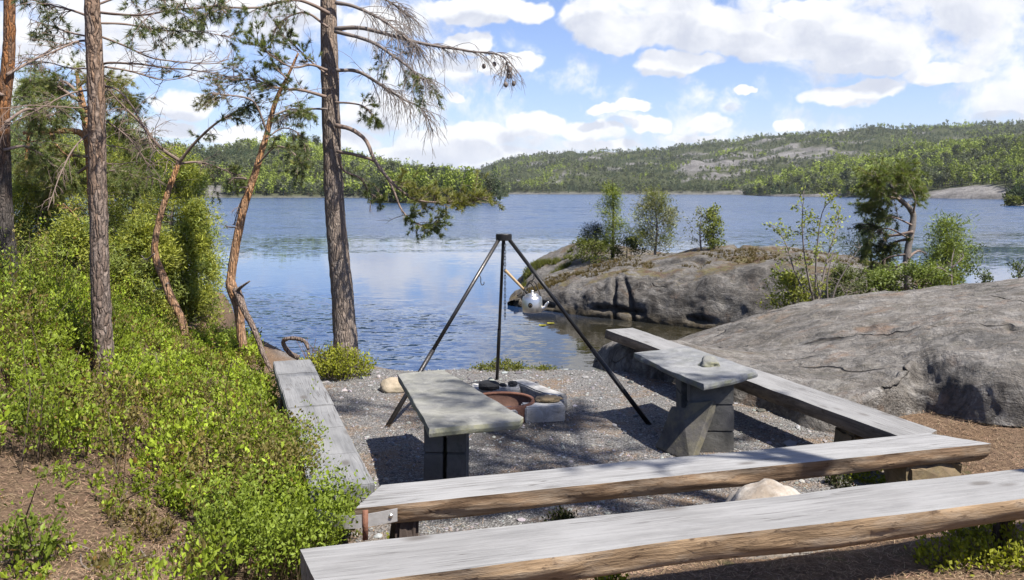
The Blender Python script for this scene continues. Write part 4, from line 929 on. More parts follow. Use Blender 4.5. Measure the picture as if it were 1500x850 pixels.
C_([(365, 270), (352, 300), (343, 330)], tw=8, tl=0.15, r=0.006, droop=0.2)

# second crooked pine nearer the bank edge
d = 11.0; base = Q(268, 476, d); LO = (base[0], base[1], 0)
pd = thing('pine_tree', 'small twisted orange pine at the edge of the dense juniper', 'pine', LO, group='pines on the left bank')
tp_ = pxpath(d, [(272, 500), (266, 468), (252, 440), (240, 408), (227, 372), (231, 332), (244, 287), (257, 252), (263, 236)], 0.2)
w = np.array([13, 11, 12, 12, 10, 9, 8.5, 8, 7.5]) / 2 * d / F
trunk_mb(tp_, w, 60, 12, 0.12, 12).build('trunk', M['bark_orange'], pd, loc=LO)
D_ = lambda pts, **k: limb(pd, None, pxpath(d, pts, k.pop('dy', 0.2)), k.pop('r', 0.03), k.pop('m', T), LO=LO, **k)
D_([(261, 240), (285, 210), (310, 186), (340, 166), (372, 152)], tw=34, live=0.25, tl=0.5, dy=-0.4, r=0.024, m=M['twig'], col=PINE_B, start=0.3)
D_([(263, 236), (232, 214), (205, 180), (175, 150), (150, 120)], tw=40, tl=0.7, dy=-0.8, r=0.025, droop=0.22, start=0.1)
D_([(262, 240), (290, 238), (330, 250), (350, 260)], tw=26, live=0.5, tl=0.4, dy=0.3, r=0.018, col=PINE_G, droop=0.1)
D_([(246, 415), (232, 424), (224, 414)], tw=5, tl=0.16, r=0.012, m=G); D_([(226, 372), (215, 380), (208, 374)], tw=4, tl=0.12, r=0.010, m=G)

# pine at the left picture edge
d = 9.6; base = Q(12, 395, d); LO = (base[0], base[1], 0)
pe = thing('pine_tree', 'pine at the left edge with a dark lower stem turning orange higher up', 'pine', LO, group='pines on the left bank')
tp_ = pxpath(d, [(16, 440), (10, 390), (6, 330), (3, 240), (4, 160), (12, 90), (14, 20), (12, -120), (8, -420), (8, -600)], 0.2)
w = np.array([36, 30, 26, 24, 20, 18, 16, 13, 8, 3]) / 2 * d / F
trunk_mb(tp_, w, 70, 14, 0.09, 9).build('trunk', M['bark_far'], pe, loc=LO)
E_ = lambda pts, **k: limb(pe, None, pxpath(d, pts, k.pop('dy', 0.2)), k.pop('r', 0.02), k.pop('m', T), LO=LO, **k)
E_([(8, 180), (40, 160), (70, 170), (110, 150)], tw=34, live=0.8, tl=0.45, dy=1.0, col=PINE_G)
E_([(6, 220), (40, 215), (75, 240), (100, 262)], tw=34, live=0.8, tl=0.45, dy=0.9, col=PINE_G)
E_([(10, 110), (45, 90), (80, 70), (118, 60)], tw=18, live=0.35, tl=0.4, dy=0.9, col=PINE_B)
E_([(4, 140), (-30, 120), (-70, 110)], tw=20, live=0.7, tl=0.4, dy=0.2, col=PINE_G)
crown_limbs(pe, tp_[6:], LO, T, 5, 1.0, 0.6, 0.98, 9)
# orange limb reaching left from a pine behind
d = 13.0
pf = thing('pine_tree', 'leafy pine behind the red trunk with one bare orange limb pointing left', 'pine', (Q(140, 460, 13.5)[0], 13.5, 0), group='pines on the left bank')
LO = (Q(140, 460, 13.5)[0], 13.5, 0)
tp_ = pxpath(13.5, [(150, 480), (148, 400), (140, 300), (132, 205), (120, 150), (112, 105)], 0.2)
trunk_mb(tp_, np.array([26, 24, 21, 18, 11, 4]) / 2 * 13 / F, 40, 10, 0.1, 9).build('trunk', M['bark_orange'], pf, loc=LO)
F_ = lambda pts, **k: limb(pf, None, pxpath(13.5, pts, k.pop('dy', -0.4)), k.pop('r', 0.03), k.pop('m', T), LO=LO, **k)
F_([(132, 206), (112, 193), (72, 192), (34, 196)], tw=6, tl=0.3, r=0.06, r1=0.03, m=M['bark_orange'])
F_([(72, 192), (84, 214), (100, 228)], tw=5, tl=0.2, r=0.03, m=M['bark_orange']); F_([(146, 380), (112, 320), (92, 298)], tw=6, tl=0.3, r=0.04, m=M['bark_orange'])
for k, pts in enumerate([[(128, 170), (90, 150), (60, 155)], [(124, 160), (160, 140), (190, 150)], [(118, 140), (95, 120), (78, 128)], [(116, 125), (140, 108), (160, 118)], [(132, 210), (165, 190), (205, 205)], [(134, 230), (90, 228), (45, 235)], [(136, 260), (170, 250), (210, 262)], [(134, 240), (100, 262), (60, 280)], [(120, 150), (70, 120), (35, 125)]]):
    F_(pts, tw=34, live=0.95, tl=0.62, col=[PINE_G, PINE_Y][k % 2] * 1.1, start=0.15, up=0.15, dy=[-0.6, 0.5, 0.2][k % 3], per=16, L=0.085)

# ------------------------------------------------------------------ leafy trees and bushes built from sprays
def bushy(name, label, cat, base, h, w, nb, ns, nl, L, W, col, prof, bmat, seed, group=None, lift=0.35, z0=0.1, whorl=1, cvar=0.3, lean=(0, 0), trunk_r=None, jit=0.22, droop=0.0, cols2=None, tip=0.0, mat='leaf'):
    """trunk with many limbs; each limb carries leaf sprays; prof(u) gives crown radius share at height share u"""
    rg = np.random.default_rng(seed); base = np.asarray(base, float); t = thing(name, label, cat, base, 0, group)
    top = np.array([lean[0], lean[1], h]); ax = cat_rom([(0, 0, -0.1), top * 0.5 + np.array([rg.normal() * .03 * h, rg.normal() * .03 * h, 0]), top], 30)
    mb = MB(); tr_ = trunk_r or 0.018 * h + 0.012; tube(mb, ax, np.linspace(tr_, tr_ * 0.15, 30), 7, rough=0.1)
    P_, D_, C_, N_ = [], [], [], []
    for k in range(nb):
        u = z0 + (1 - z0) * ((k + rg.random()) / nb if whorl == 1 else min(0.999, ((k // whorl) + 0.12 * rg.random()) * whorl / nb)); i = min(29, int(u * 29)); a = rg.uniform(0, 2 * PI); r_ = w * prof(u) * rg.uniform(1 - 1.6 * jit, 1 + jit)
        e = np.array([math.cos(a) * r_, math.sin(a) * r_, lift * r_]); p1 = ax[i] + e * 0.5 + np.array([0, 0, -0.05 * r_]); p2 = ax[i] + e - np.array([0, 0, droop * r_])
        br = cat_rom([ax[i], p1, p2], 8); tube(mb, br, np.linspace(max(0.004, tr_ * 0.3 * (1 - 0.6 * u)), 0.002, 8), 4, cap=False)
        f = rg.uniform(0.25, 1.0, ns) ** 0.55; idx = f * 7; i0 = np.minimum(6, idx.astype(int)); fr = (idx - i0)[:, None]
        c0 = br[i0] * (1 - fr) + br[i0 + 1] * fr + rg.normal(size=(ns, 3)) * (0.09 * w + 0.02)
        cs = np.asarray(col) if cols2 is None or rg.random() > 0.45 else np.asarray(cols2)
        ct = cs * rg.uniform(0.75, 1.25, (ns, 1))
        P_.append(np.repeat(c0, nl, 0) + rg.normal(size=(ns * nl, 3)) * L * 0.75); dirs = unit(np.repeat(np.tile(e / (r_ + 1e-6), (ns, 1)), nl, 0) * 0.6 + rg.normal(size=(ns * nl, 3)) * 0.8 + np.array([0, 0, tip]))
        D_.append(dirs); C_.append(np.repeat(ct, nl, 0)); N_.append(np.repeat(unit(c0 - ax[i] * np.array([1, 1, 0]) - np.array([0, 0, 0.4 * h])) * 0.5 + np.array([0, 0, 0.35]), nl, 0))
    mb.build('trunk', bmat, t)
    lb = MB(); leaves(lb, np.concatenate(P_), np.concatenate(D_), L, W, np.concatenate(C_), cvar, 0.15, np.concatenate(N_), 0.5); lb.build('crown', M[mat], t)
    return t
cone = lambda u: (1 - u) ** 0.8 * 1.0 + 0.05
egg = lambda u: max(0.12, math.sin(PI * min(1, 0.18 + 0.80 * u)) ** 0.7)
drop = lambda u: max(0.08, (math.sin(PI * (0.25 + 0.72 * u)) ** 0.8))
JUN = (0.38, 0.40, 0.065); JUN2 = (0.27, 0.32, 0.075)
def at_px(px, pb, d): q_ = Q(px, pb, d); return q_
jl = [(262, 225, 470, 62, 14.2, 'dense yellow green juniper at the water edge, tallest of its clump'),
      (205, 205, 470, 75, 15.2, 'broad juniper between the red pine trunk and the twisted orange pine'),
      (285, 300, 470, 34, 13.4, 'small drooping juniper nearest the lake'),
      (160, 175, 460, 70, 16.6, 'tall juniper right behind the red pine trunk'),
      (95, 215, 450, 70, 15.5, 'rounded olive juniper left of the red pine trunk'),
      (40, 265, 440, 62, 14.0, 'low juniper close to the pine at the left edge'),
      (215, 330, 470, 50, 13.0, 'low bushy juniper in front of its taller neighbours'),
      (110, 330, 440, 55, 12.2, 'low dark juniper just left of the red pine trunk')]
for k, (px, pt, pb_, hw, d, lab) in enumerate(jl):
    b_ = Q(px, pb_, d); h = (pb_ - pt) * d / F; w = hw * d / F
    bushy('juniper', lab, 'juniper', b_, h, w, 100, 9, 22, 0.075, 0.0155, JUN, drop, M['twig_grey'], 40 + k, 'junipers on the left bank', lift=0.25, z0=0.02, cols2=JUN2, droop=0.15, jit=0.3)
pl_ = [(50, 110, 430, 62, 20, 'hazy green pine far left behind the junipers'), (-30, 90, 430, 70, 19, 'green pine cut off by the left picture edge'), (190, 165, 440, 55, 23, 'green pine showing above the juniper clump')]
for k, (px, pt, pb_, hw, d, lab) in enumerate(pl_):
    b_ = Q(px, pb_, d); bushy('pine_tree', lab, 'pine', b_, (pb_ - pt) * d / F, hw * d / F, 60, 9, 18, 0.10, 0.014, (0.24, 0.29, 0.09), egg, M['bark_far'], 60 + k, 'pines on the left bank', z0=0.3, cols2=(0.18, 0.23, 0.08), jit=0.35, mat='needle')

# trees on the rock point
RP = M['bark_far']
def sap(*a, **k): return bushy(*a, **k)
b_ = Q(897, 376, 25.5); sap('pine_tree', 'slim young pine standing tallest on the left of the rock point', 'pine', b_, 114 * 25.5 / F, 29 * 25.5 / F, 28, 6, 26, 0.12, 0.017, (0.25, 0.29, 0.045), lambda u: 1.0 * (1 - u) ** 0.85 + 0.05, RP, 81, 'young trees on the rock point', whorl=4, z0=0.2, lift=0.12, jit=0.25, cols2=(0.18, 0.23, 0.045), mat='needle')
b_ = Q(958, 380, 24.5); sap('pine_tree', 'rounded bushy pine right of the slim young pine on the rock', 'pine', b_, 94 * 24.5 / F, 32 * 24.5 / F, 34, 7, 24, 0.12, 0.02, (0.24, 0.26, 0.07), egg, M['twig_grey'], 82, 'young trees on the rock point', z0=0.15, lift=0.5, cols2=(0.22, 0.22, 0.11), jit=0.35, mat='needle')
b_ = Q(1047, 371, 23.5); sap('birch', 'narrow leafy birch sapling on the crest of the rock point', 'birch', b_, 62 * 23.5 / F, 17 * 23.5 / F, 26, 6, 12, 0.07, 0.04, (0.21, 0.24, 0.05), egg, M['twig_grey'], 83, 'young trees on the rock point', lift=0.8)
b_ = Q(1028, 372, 23.5); sap('birch', 'sparse birch sapling just left of the leafier one on the crest', 'birch', b_, 62 * 23.5 / F, 20 * 23.5 / F, 16, 4, 7, 0.06, 0.035, (0.23, 0.24, 0.1), egg, M['twig_grey'], 84, 'young trees on the rock point', lift=0.9)
b_ = Q(872, 372, 25.8); sap('spruce', 'low dark spruce bush at the foot of the slim young pine', 'spruce', b_, 40 * 25.8 / F, 24 * 25.8 / F, 34, 7, 18, 0.07, 0.014, (0.028, 0.042, 0.02), drop, RP, 85, 'young trees on the rock point', mat='needle')
b_ = Q(868, 385, 25.0); sap('shrub', 'bright low shrub below the dark spruce bush on the rock', 'shrub', b_, 26 * 25 / F, 30 * 25 / F, 26, 6, 12, 0.07, 0.03, (0.12, 0.14, 0.02), egg, M['twig'], 86, lift=0.4)
b_ = Q(918, 378, 25.0); sap('shrub', 'green low shrub between the slim pine and the rounded pine', 'shrub', b_, 24 * 25 / F, 26 * 25 / F, 26, 6, 12, 0.07, 0.03, (0.09, 0.115, 0.025), egg, M['twig'], 87, lift=0.4)
# right hand group in the hollow between the rocks
def stemmy(name, label, cat, d, stems, leafn, L, W, col, seed, group=None, bmat=None, r=0.016, tl=0.35, spread=0.5, tw=12):
    rg = np.random.default_rng(seed); rs = random.Random(seed); b_ = Q(stems[0][0][0], stems[0][0][1], d); t = thing(name, label, cat, b_, 0, group); LO = tuple(b_)
    for s_ in stems:
        pth = cat_rom(pxpath(d, s_, rs.uniform(-0.4, 0.4)), 20); mb = MB(); tube(mb, pth, np.linspace(r, 0.003, 20), 6); Pp, Dd = [], []
        for k in range(tw):
            u = rs.uniform(0.3, 1); i = int(u * 19); dd = np.array([rs.gauss(0, 1), rs.gauss(0, 1), rs.uniform(0.1, 1.1)]); dd /= np.linalg.norm(dd); l = tl * rs.uniform(0.4, 1) * (1.2 - 0.6 * u)
            tw_ = np.array([pth[i], pth[i] + dd * l * 0.5 + np.array([0, 0, .02]), pth[i] + dd * l + np.array([0, 0, 0.04])]); tube(mb, tw_, [0.005, 0.003, 0.0015], 4, cap=False)
            for q_ in range(leafn):
                f_ = rs.uniform(0.25, 1.0); Pp.append(pth[i] + dd * l * f_ + rg.normal(size=3) * 0.03); Dd.append(dd + rg.normal(size=3) * 0.7)
        o = mb.build('stem', bmat or M['twig_grey'], t, loc=LO)
        if Pp:
            lb = MB(); leaves(lb, np.array(Pp), np.array(Dd), L, W, col, 0.3); lb.build('leaves', M['leaf'], o, loc=LO)
    return t
stemmy('birch', 'thin pale stemmed birch with light green leaves in front of the twisted pine', 'birch', 14.4, [[(1195, 458), (1195, 400), (1197, 360), (1205, 310), (1222, 290)], [(1194, 452), (1180, 385), (1175, 330), (1178, 278)], [(1190, 450), (1165, 400), (1150, 355), (1130, 330)], [(1196, 450), (1212, 380), (1225, 335), (1232, 300)], [(1190, 455), (1170, 440), (1150, 410), (1140, 400)]], 9, 0.06, 0.036, (0.32, 0.36, 0.08), 91, tw=22, tl=0.36, r=0.02)
stemmy('dead_shrub', 'leafless grey shrub of forked twigs beside the birch', 'shrub', 14.0, [[(1215, 455), (1225, 420), (1245, 385), (1262, 360)], [(1213, 455), (1212, 410), (1220, 370)], [(1222, 450), (1240, 430), (1233, 425)], [(1210, 455), (1200, 430), (1195, 400)]], 0, 0.1, 0.1, (0.1, 0.1, 0.1), 92, tw=12, tl=0.3, r=0.016)
b_ = Q(1330, 415, 15.5); LO = tuple(b_); d = 15.5
pt_ = thing('pine_tree', 'gnarled dark pine on the right rock with a bent forked trunk', 'pine', b_)
tp_ = pxpath(d, [(1331, 425), (1330, 405), (1328, 380), (1334, 345), (1338, 318), (1332, 305), (1320, 294), (1312, 285), (1305, 270), (1308, 258)], 0.2)
trunk_mb(tp_, np.array([14, 11, 10, 9.5, 8.5, 8, 7, 6, 4, 3]) / 2 * d / F, 50, 10, 0.15, 9).build('trunk', M['dark_bark'], pt_, loc=LO)
T_ = lambda pts, **k: limb(pt_, None, pxpath(d, pts, k.pop('dy', 0.2)), k.pop('r', 0.03), k.pop('m', T), LO=LO, **k)
for pts, kw in [([(1338, 312), (1340, 290), (1330, 268), (1325, 255)], {}), ([(1318, 292), (1295, 285), (1275, 270), (1268, 258)], {}), ([(1310, 275), (1325, 258), (1340, 262), (1350, 280)], {}), ([(1308, 262), (1300, 250), (1318, 246)], {}), ([(1312, 284), (1290, 272), (1282, 252)], {}), ([(1316, 290), (1285, 295), (1265, 300)], {})]:
    T_(pts, tw=22, live=0.9, tl=0.42, col=(0.20, 0.25, 0.07), start=0.1, up=0.15, per=20, L=0.085, r=0.02, dy=rnd.uniform(-.5, .5))
for pts in ([(1333, 350), (1300, 335), (1278, 345), (1262, 372)], [(1331, 372), (1300, 378), (1275, 395)], [(1336, 330), (1310, 318), (1290, 315)]): T_(pts, tw=20, live=0.85, tl=0.40, col=(0.17, 0.21, 0.07), start=0.3, per=18, L=0.08, r=0.018, dy=0.3)
T_([(1329, 378), (1345, 368), (1358, 372)], tw=6, tl=0.2, r=0.03); T_([(1328, 385), (1312, 392), (1303, 408), (1306, 420)], tw=6, tl=0.2, r=0.032, m=G); T_([(1303, 408), (1292, 425), (1286, 432)], tw=4, tl=0.15, r=0.02, m=G)
T_([(1338, 340), (1300, 345), (1280, 330), (1262, 328)], tw=30, live=0.5, tl=0.4, dy=.5, col=(0.06, 0.08, 0.035)); T_([(1334, 350), (1310, 355), (1290, 370)], tw=30, live=0.8, tl=0.4, dy=.6, col=(0.06, 0.09, 0.03))
b_ = Q(1272, 425, 16.3); sap('pine_tree', 'dense dark pine bush between the birch and the gnarled pine', 'pine', b_, 92 * 16.3 / F, 34 * 16.3 / F, 22, 6, 24, 0.095, 0.014, (0.20, 0.25, 0.09), egg, RP, 93, 'low pines in the hollow', z0=0.05, lift=0.4, jit=0.4, cols2=(0.24, 0.29, 0.09), mat='needle')
b_ = Q(1385, 418, 15.8); sap('pine_tree', 'bright green young pine right of the gnarled pine', 'pine', b_, 100 * 15.8 / F, 31 * 15.8 / F, 35, 5, 24, 0.10, 0.016, (0.23, 0.29, 0.06), lambda u: 0.95 * (1 - u) ** 0.5 + 0.12, RP, 94, 'low pines in the hollow', whorl=5, z0=0.08, lift=0.45, jit=0.4, mat='needle')
stemmy('dead_shrub', 'small bare grey sapling in front of the bright young pine', 'shrub', 14.2, [[(1394, 418), (1394, 385), (1398, 365)], [(1394, 405), (1382, 395), (1370, 392)], [(1395, 392), (1408, 380), (1412, 374)]], 0, 0.1, 0.1, (0.1, 0.1, 0.1), 95, tw=6, tl=0.16, r=0.014)
for k, (px, pb_, d, hpx, wpx, c1, lab) in enumerate([(1165, 470, 14.6, 62, 34, (0.28, 0.30, 0.045), 'yellow green shrub at the foot of the thin birch'), (1235, 455, 14.9, 60, 32, (0.14, 0.16, 0.06), 'dark tangled shrub right of the birch stems'), (1290, 440, 14.6, 34, 36, (0.20, 0.25, 0.06), 'low green shrub left of the gnarled pine foot'), (1350, 425, 14.4, 26, 34, (0.20, 0.25, 0.06), 'low green shrub right of the gnarled pine foot'), (1395, 418, 16.6, 56, 34, (0.15, 0.20, 0.06), 'dark green shrub behind the small bare sapling')]):
    b_ = Q(px, pb_, d); sap('shrub', lab, 'shrub', b_, hpx * d / F, wpx * d / F, 32, 6, 14, 0.06, 0.026, c1, egg, M['twig'], 100 + k, 'shrubs in the hollow', lift=0.5, z0=0.05, jit=0.4)
for k, (px, pb_, d, hpx, wpx, lab) in enumerate([(1443, 417, 12.6, 13, 8, 'tiny green seedling on the ridge of the right rock'), (1492, 412, 12.4, 24, 11, 'tiny leafy seedling at the right end of the rock ridge')]):
    b_ = Q(px, pb_, d); sap('seedling', lab, 'seedling', b_, hpx * d / F, wpx * d / F, 10, 4, 8, 0.045, 0.02, (0.10, 0.13, 0.04), egg, M['twig'], 120 + k, lift=0.8)

# ------------------------------------------------------------------ bilberry and heather ground cover on the left mound
BIL = np.array([0.275, 0.355, 0.03]); BIL2 = np.array([0.23, 0.30, 0.035]); HEA = np.array([0.21, 0.175, 0.05])
def cover(n, xr, yr, mask, hfun, nl, L, W, seed):
    rg = np.random.default_rng(seed); nc = n // 5; cx_ = rg.uniform(*xr, nc); cy_ = rg.uniform(*yr, nc); ci = np.repeat(np.arange(nc), 5); n = len(ci); x = cx_[ci] + rg.normal(0, 0.075, n); y = cy_[ci] + rg.normal(0, 0.075, n); ch_ = np.exp(rg.normal(0, 0.30, nc))[ci]; cr_ = rg.random(nc)[ci]; ck_ = rg.random(nc)[ci]; cb_ = np.exp(rg.normal(0, 0.25, nc))[ci]; k = mask(x, y, cr_); x, y, ch_, ck_, cb_ = x[k], y[k], ch_[k], ck_[k], cb_[k]; n = len(x); z = ground_z(x, y)
    p3 = np.stack([x, y, x * 0], -1); pt = fbm(p3 * 1.6 + 2, 3); h = hfun(x, y) * ch_ * np.maximum(0.35, 1 + 0.55 * fbm(p3 * 1.7 + 8, 3)) * rg.uniform(0.7, 1.2, n) * np.where(rg.random(n) < 0.04, 1.5, 1.0)
    pt = pt + 0.9 * (ck_ - 0.5); kind = np.where((pt > 0.34)[:, None], HEA, np.where((pt < -0.36)[:, None], BIL2, BIL)) * cb_[:, None] * np.where((ck_ > 0.45)[:, None], np.array([1.02, 1.0, 0.95]), 1.0) 
    mb = MB(); base = np.stack([x, y, z], -1); ns = 3
    Pp, Dd, Cc = [], [], []
    for s_ in range(ns):
        a = rg.uniform(0, 2 * PI, n); lean = rg.uniform(0.05, 0.55, n); tip = base + np.stack([np.cos(a) * lean * h, np.sin(a) * lean * h, h * rg.uniform(0.7, 1.0, n)], -1)
        sd = np.stack([-np.sin(a), np.cos(a), a * 0], -1) * 0.003
        V = np.stack([base - sd, base + sd, tip], 1).reshape(-1, 3); mb.add(V, None, np.arange(3 * n).reshape(-1, 3), np.array([0.09, 0.065, 0.035]))
        u = 1 - rg.random((n, nl)) ** 1.5 * 0.75
        pp = base[:, None] + (tip - base)[:, None] * u[..., None] + rg.normal(size=(n, nl, 3)) * 0.022
        dd = rg.normal(size=(n, nl, 3)) * 0.7 + unit(tip - base)[:, None] * 0.9 + np.array([0, 0, 0.2])
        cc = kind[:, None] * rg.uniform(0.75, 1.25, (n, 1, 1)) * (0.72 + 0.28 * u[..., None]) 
        cc = np.where(rg.random((n, nl, 1)) < 0.04, np.array([0.22, 0.13, 0.03]), cc)
        Pp.append(pp.reshape(-1, 3)); Dd.append(dd.reshape(-1, 3)); Cc.append(cc.reshape(-1, 3))
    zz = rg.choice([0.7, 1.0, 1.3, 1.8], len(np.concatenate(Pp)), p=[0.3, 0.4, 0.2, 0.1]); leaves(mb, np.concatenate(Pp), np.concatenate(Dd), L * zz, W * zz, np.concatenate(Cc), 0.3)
    m2 = rg.random(n) < 0.12; q_ = base[m2]; a = rg.uniform(0, 2 * PI, len(q_)); hh_ = h[m2] * 1.15
    for b_, a_, h_ in zip(q_[:700], a, hh_): tube(mb, [b_, b_ + np.array([math.cos(a_) * .1, math.sin(a_) * .1, h_ * .6]), b_ + np.array([math.cos(a_ + .5) * .22, math.sin(a_ + .5) * .22, h_])], [0.005, 0.004, 0.002], 3, (0.17, 0.125, 0.095), cap=False)
    return mb
EDGE = [(-400, 640), (0, 705), (60, 690), (130, 712), (200, 730), (250, 760), (300, 800), (350, 812), (420, 800), (470, 770), (520, 762), (528, 700), (500, 640), (450, 590), (418, 545), (428, 515), (395, 478), (300, 436), (100, 330), (-400, 330)]
def mask_left(x, y, r):
    z = ground_z(x, y); px, py = pix(x, y, z); n_ = fbm(np.stack([x, y, x * 0], -1) * 2.0, 3)
    ins = in_poly(px + 24 * n_, py + 20 * n_, EDGE); gap = fbm(np.stack([x, y, x * 0 + 4], -1) * 1.2, 3)
    sparse = in_poly(px, py, [(-400, 640), (0, 705), (250, 760), (470, 790), (500, 900), (-400, 1000)]) & (r < 0.16)
    bench = (x > lft(y) - 0.42) & (y > 4.85)
    return ~bench & (ins & (r < 0.50 + 0.22 * ss(4.2, 5.0, y + gap)) & (gap > -0.5)) | sparse
def cover_h(x, y):
    a = lft(y) - 0.25 - x
    return (0.20 + 0.12 * ss(4.3, 5.0, y) * ss(7.0, 5.8, y) + 0.24 * ss(1.0, 2.8, a)) * (1 - 0.4 * ss(8.5, 10.0, y) * ss(2.0, 1.0, a))
g = cover(9800, (-8.5, -0.6), (2.9, 12.0), mask_left, cover_h, 24, 0.028, 0.015, 5)
tag(g.build('bilberry_cover', M['leaf'], smooth=False), 'dense bright green bilberry and heather covering the left slope', 'ground cover', kind='stuff')
def edge_cover(n, seed):
    """taller heather and bilberry hanging over the left bench"""
    rg = np.random.default_rng(seed); y = rg.uniform(4.15, 7.4, n); x = lft(y) - 0.44 - np.abs(rg.normal(0, 0.22, n)); near = y < 4.88; x = np.where(near, rg.uniform(-1.6, -1.02, n), x); z = ground_z(x, y)
    h = np.where(near, 0.46, 0.34 * ss(7.4, 5.4, y) + 0.14) * rg.uniform(0.6, 1.15, n); base = np.stack([x, y, z], -1); mb = MB(); nl = 30; Pp, Dd, Cc = [], [], []
    pt = fbm(base * 1.6 + 2, 3); kind = np.where((pt > 0.1)[:, None], HEA, np.where((pt < -0.15)[:, None], BIL2, BIL * 0.8))
    for s_ in range(3):
        a = rg.normal(0.0, 1.1, n); lean = rg.uniform(0.15, 0.65, n); tip = base + np.stack([np.cos(a) * lean * h, np.sin(a) * lean * h, h * rg.uniform(0.75, 1.0, n)], -1); sd = np.stack([-np.sin(a), np.cos(a), a * 0], -1) * 0.003
        mb.add(np.stack([base - sd, base + sd, tip], 1).reshape(-1, 3), None, np.arange(3 * n).reshape(-1, 3), np.array([0.11, 0.08, 0.045])); u = 1 - rg.random((n, nl)) ** 1.5 * 0.6
        pp = base[:, None] + (tip - base)[:, None] * u[..., None] + rg.normal(size=(n, nl, 3)) * 0.024; dd = rg.normal(size=(n, nl, 3)) * 0.8 + unit(tip - base)[:, None] * 0.8
        Pp.append(pp.reshape(-1, 3)); Dd.append(dd.reshape(-1, 3)); Cc.append((kind[:, None] * rg.uniform(0.75, 1.25, (n, 1, 1)) * np.ones((1, nl, 1))).reshape(-1, 3))
    leaves(mb, np.concatenate(Pp), np.concatenate(Dd), 0.026, 0.015, np.concatenate(Cc), 0.22); return mb
tag(edge_cover(520, 15).build('heather_cover', M['leaf'], smooth=False), 'taller heather and bilberry leaning over the left bench', 'ground cover', kind='stuff')
def tuft_bush(name, label, cat, c, r, h, n, col, seed, L=0.03, W=0.018, group=None, nl=22):
    rg = np.random.default_rng(seed); t = thing(name, label, cat, c, 0, group); a = rg.uniform(0, 2 * PI, n); q_ = np.sqrt(rg.random(n)); rx, ry = (r if np.ndim(r) else (r, r))
    b = np.stack([np.cos(a) * q_ * rx * 0.6, np.sin(a) * q_ * ry * 0.6, a * 0 - 0.03], -1); tip = b + np.stack([np.cos(a) * q_ * rx * 0.5, np.sin(a) * q_ * ry * 0.5, h * (1.05 - 0.55 * q_ ** 2) * rg.uniform(0.75, 1.1, n)], -1)
    mb = MB()
    for k in range(n): tube(mb, [b[k], (b[k] + tip[k]) / 2 + rg.normal(size=3) * 0.012, tip[k]], [0.003, 0.0025, 0.0015], 3, cap=False)
    mb.build('stems', M['twig'], t)
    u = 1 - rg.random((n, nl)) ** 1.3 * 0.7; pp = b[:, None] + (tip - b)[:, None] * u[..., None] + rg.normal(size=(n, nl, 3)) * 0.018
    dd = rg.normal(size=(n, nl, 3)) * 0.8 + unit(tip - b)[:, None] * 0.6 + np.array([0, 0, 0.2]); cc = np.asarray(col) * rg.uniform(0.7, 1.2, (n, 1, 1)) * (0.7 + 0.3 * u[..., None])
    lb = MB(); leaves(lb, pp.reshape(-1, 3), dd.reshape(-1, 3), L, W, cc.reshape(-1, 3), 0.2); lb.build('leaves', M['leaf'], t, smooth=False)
    return t
YG = (0.33, 0.35, 0.03)
c = P(494, 552, 0.0); tuft_bush('bilberry_bush', 'bright bilberry bush at the foot of the thick grey pine', 'bush', c, (0.40, 0.3), 0.36, 150, YG, 1, 0.035, 0.02)
c = P(735, 553, -0.05); tuft_bush('bilberry_bush', 'wide low bilberry bush on the shore behind the fire pit', 'bush', (c[0], 10.1, -0.06), (0.36, 0.2), 0.17, 90, (0.17, 0.185, 0.03), 2)
c = P(800, 552, -0.05); tuft_bush('bilberry_bush', 'small bilberry tuft on the shore right of the wide low one', 'bush', (c[0], 10.05, -0.06), (0.19, 0.13), 0.11, 40, (0.18, 0.195, 0.03), 3)
def onground(px, py, guess=0.3):
    z = guess
    for _ in range(8): q_ = P(px, py, z); z = gz(q_[0], q_[1])
    return np.array([q_[0], q_[1], z])
for k, (px, py, rx, h, n, lab) in enumerate([(735, 885, 0.10, 0.24, 26, 'bilberry sprig rising in front of the nearest log, left of the other sprig'), (890, 878, 0.09, 0.20, 18, 'bilberry sprig rising in front of the nearest log, right of the other sprig'),
        (1290, 700, 0.26, 0.10, 50, 'low bilberry patch under the right part of the front log'), (1460, 815, 0.24, 0.20, 60, 'bright bilberry bush under the right end of the nearest log'), (1390, 828, 0.16, 0.14, 26, 'thin bilberry plant left of the bush below the nearest log'),
        (820, 768, 0.09, 0.10, 16, 'small dark weed between the two logs near the middle'), (580, 795, 0.05, 0.06, 8, 'tiny seedling by the left end of the nearest log'), (1225, 712, 0.10, 0.11, 16, 'small reddish weed beside the pale boulder'),
        (325, 745, 0.06, 0.2, 6, 'thin sprig alone at the edge of the needle litter')][:9]):
    c = onground(px, py); tuft_bush('bilberry_sprig', lab, 'plant', c, rx, h, n, YG if k != 5 and k != 7 else (0.075, 0.085, 0.03), 20 + k, 0.028, 0.017)
rs = random.Random(12)
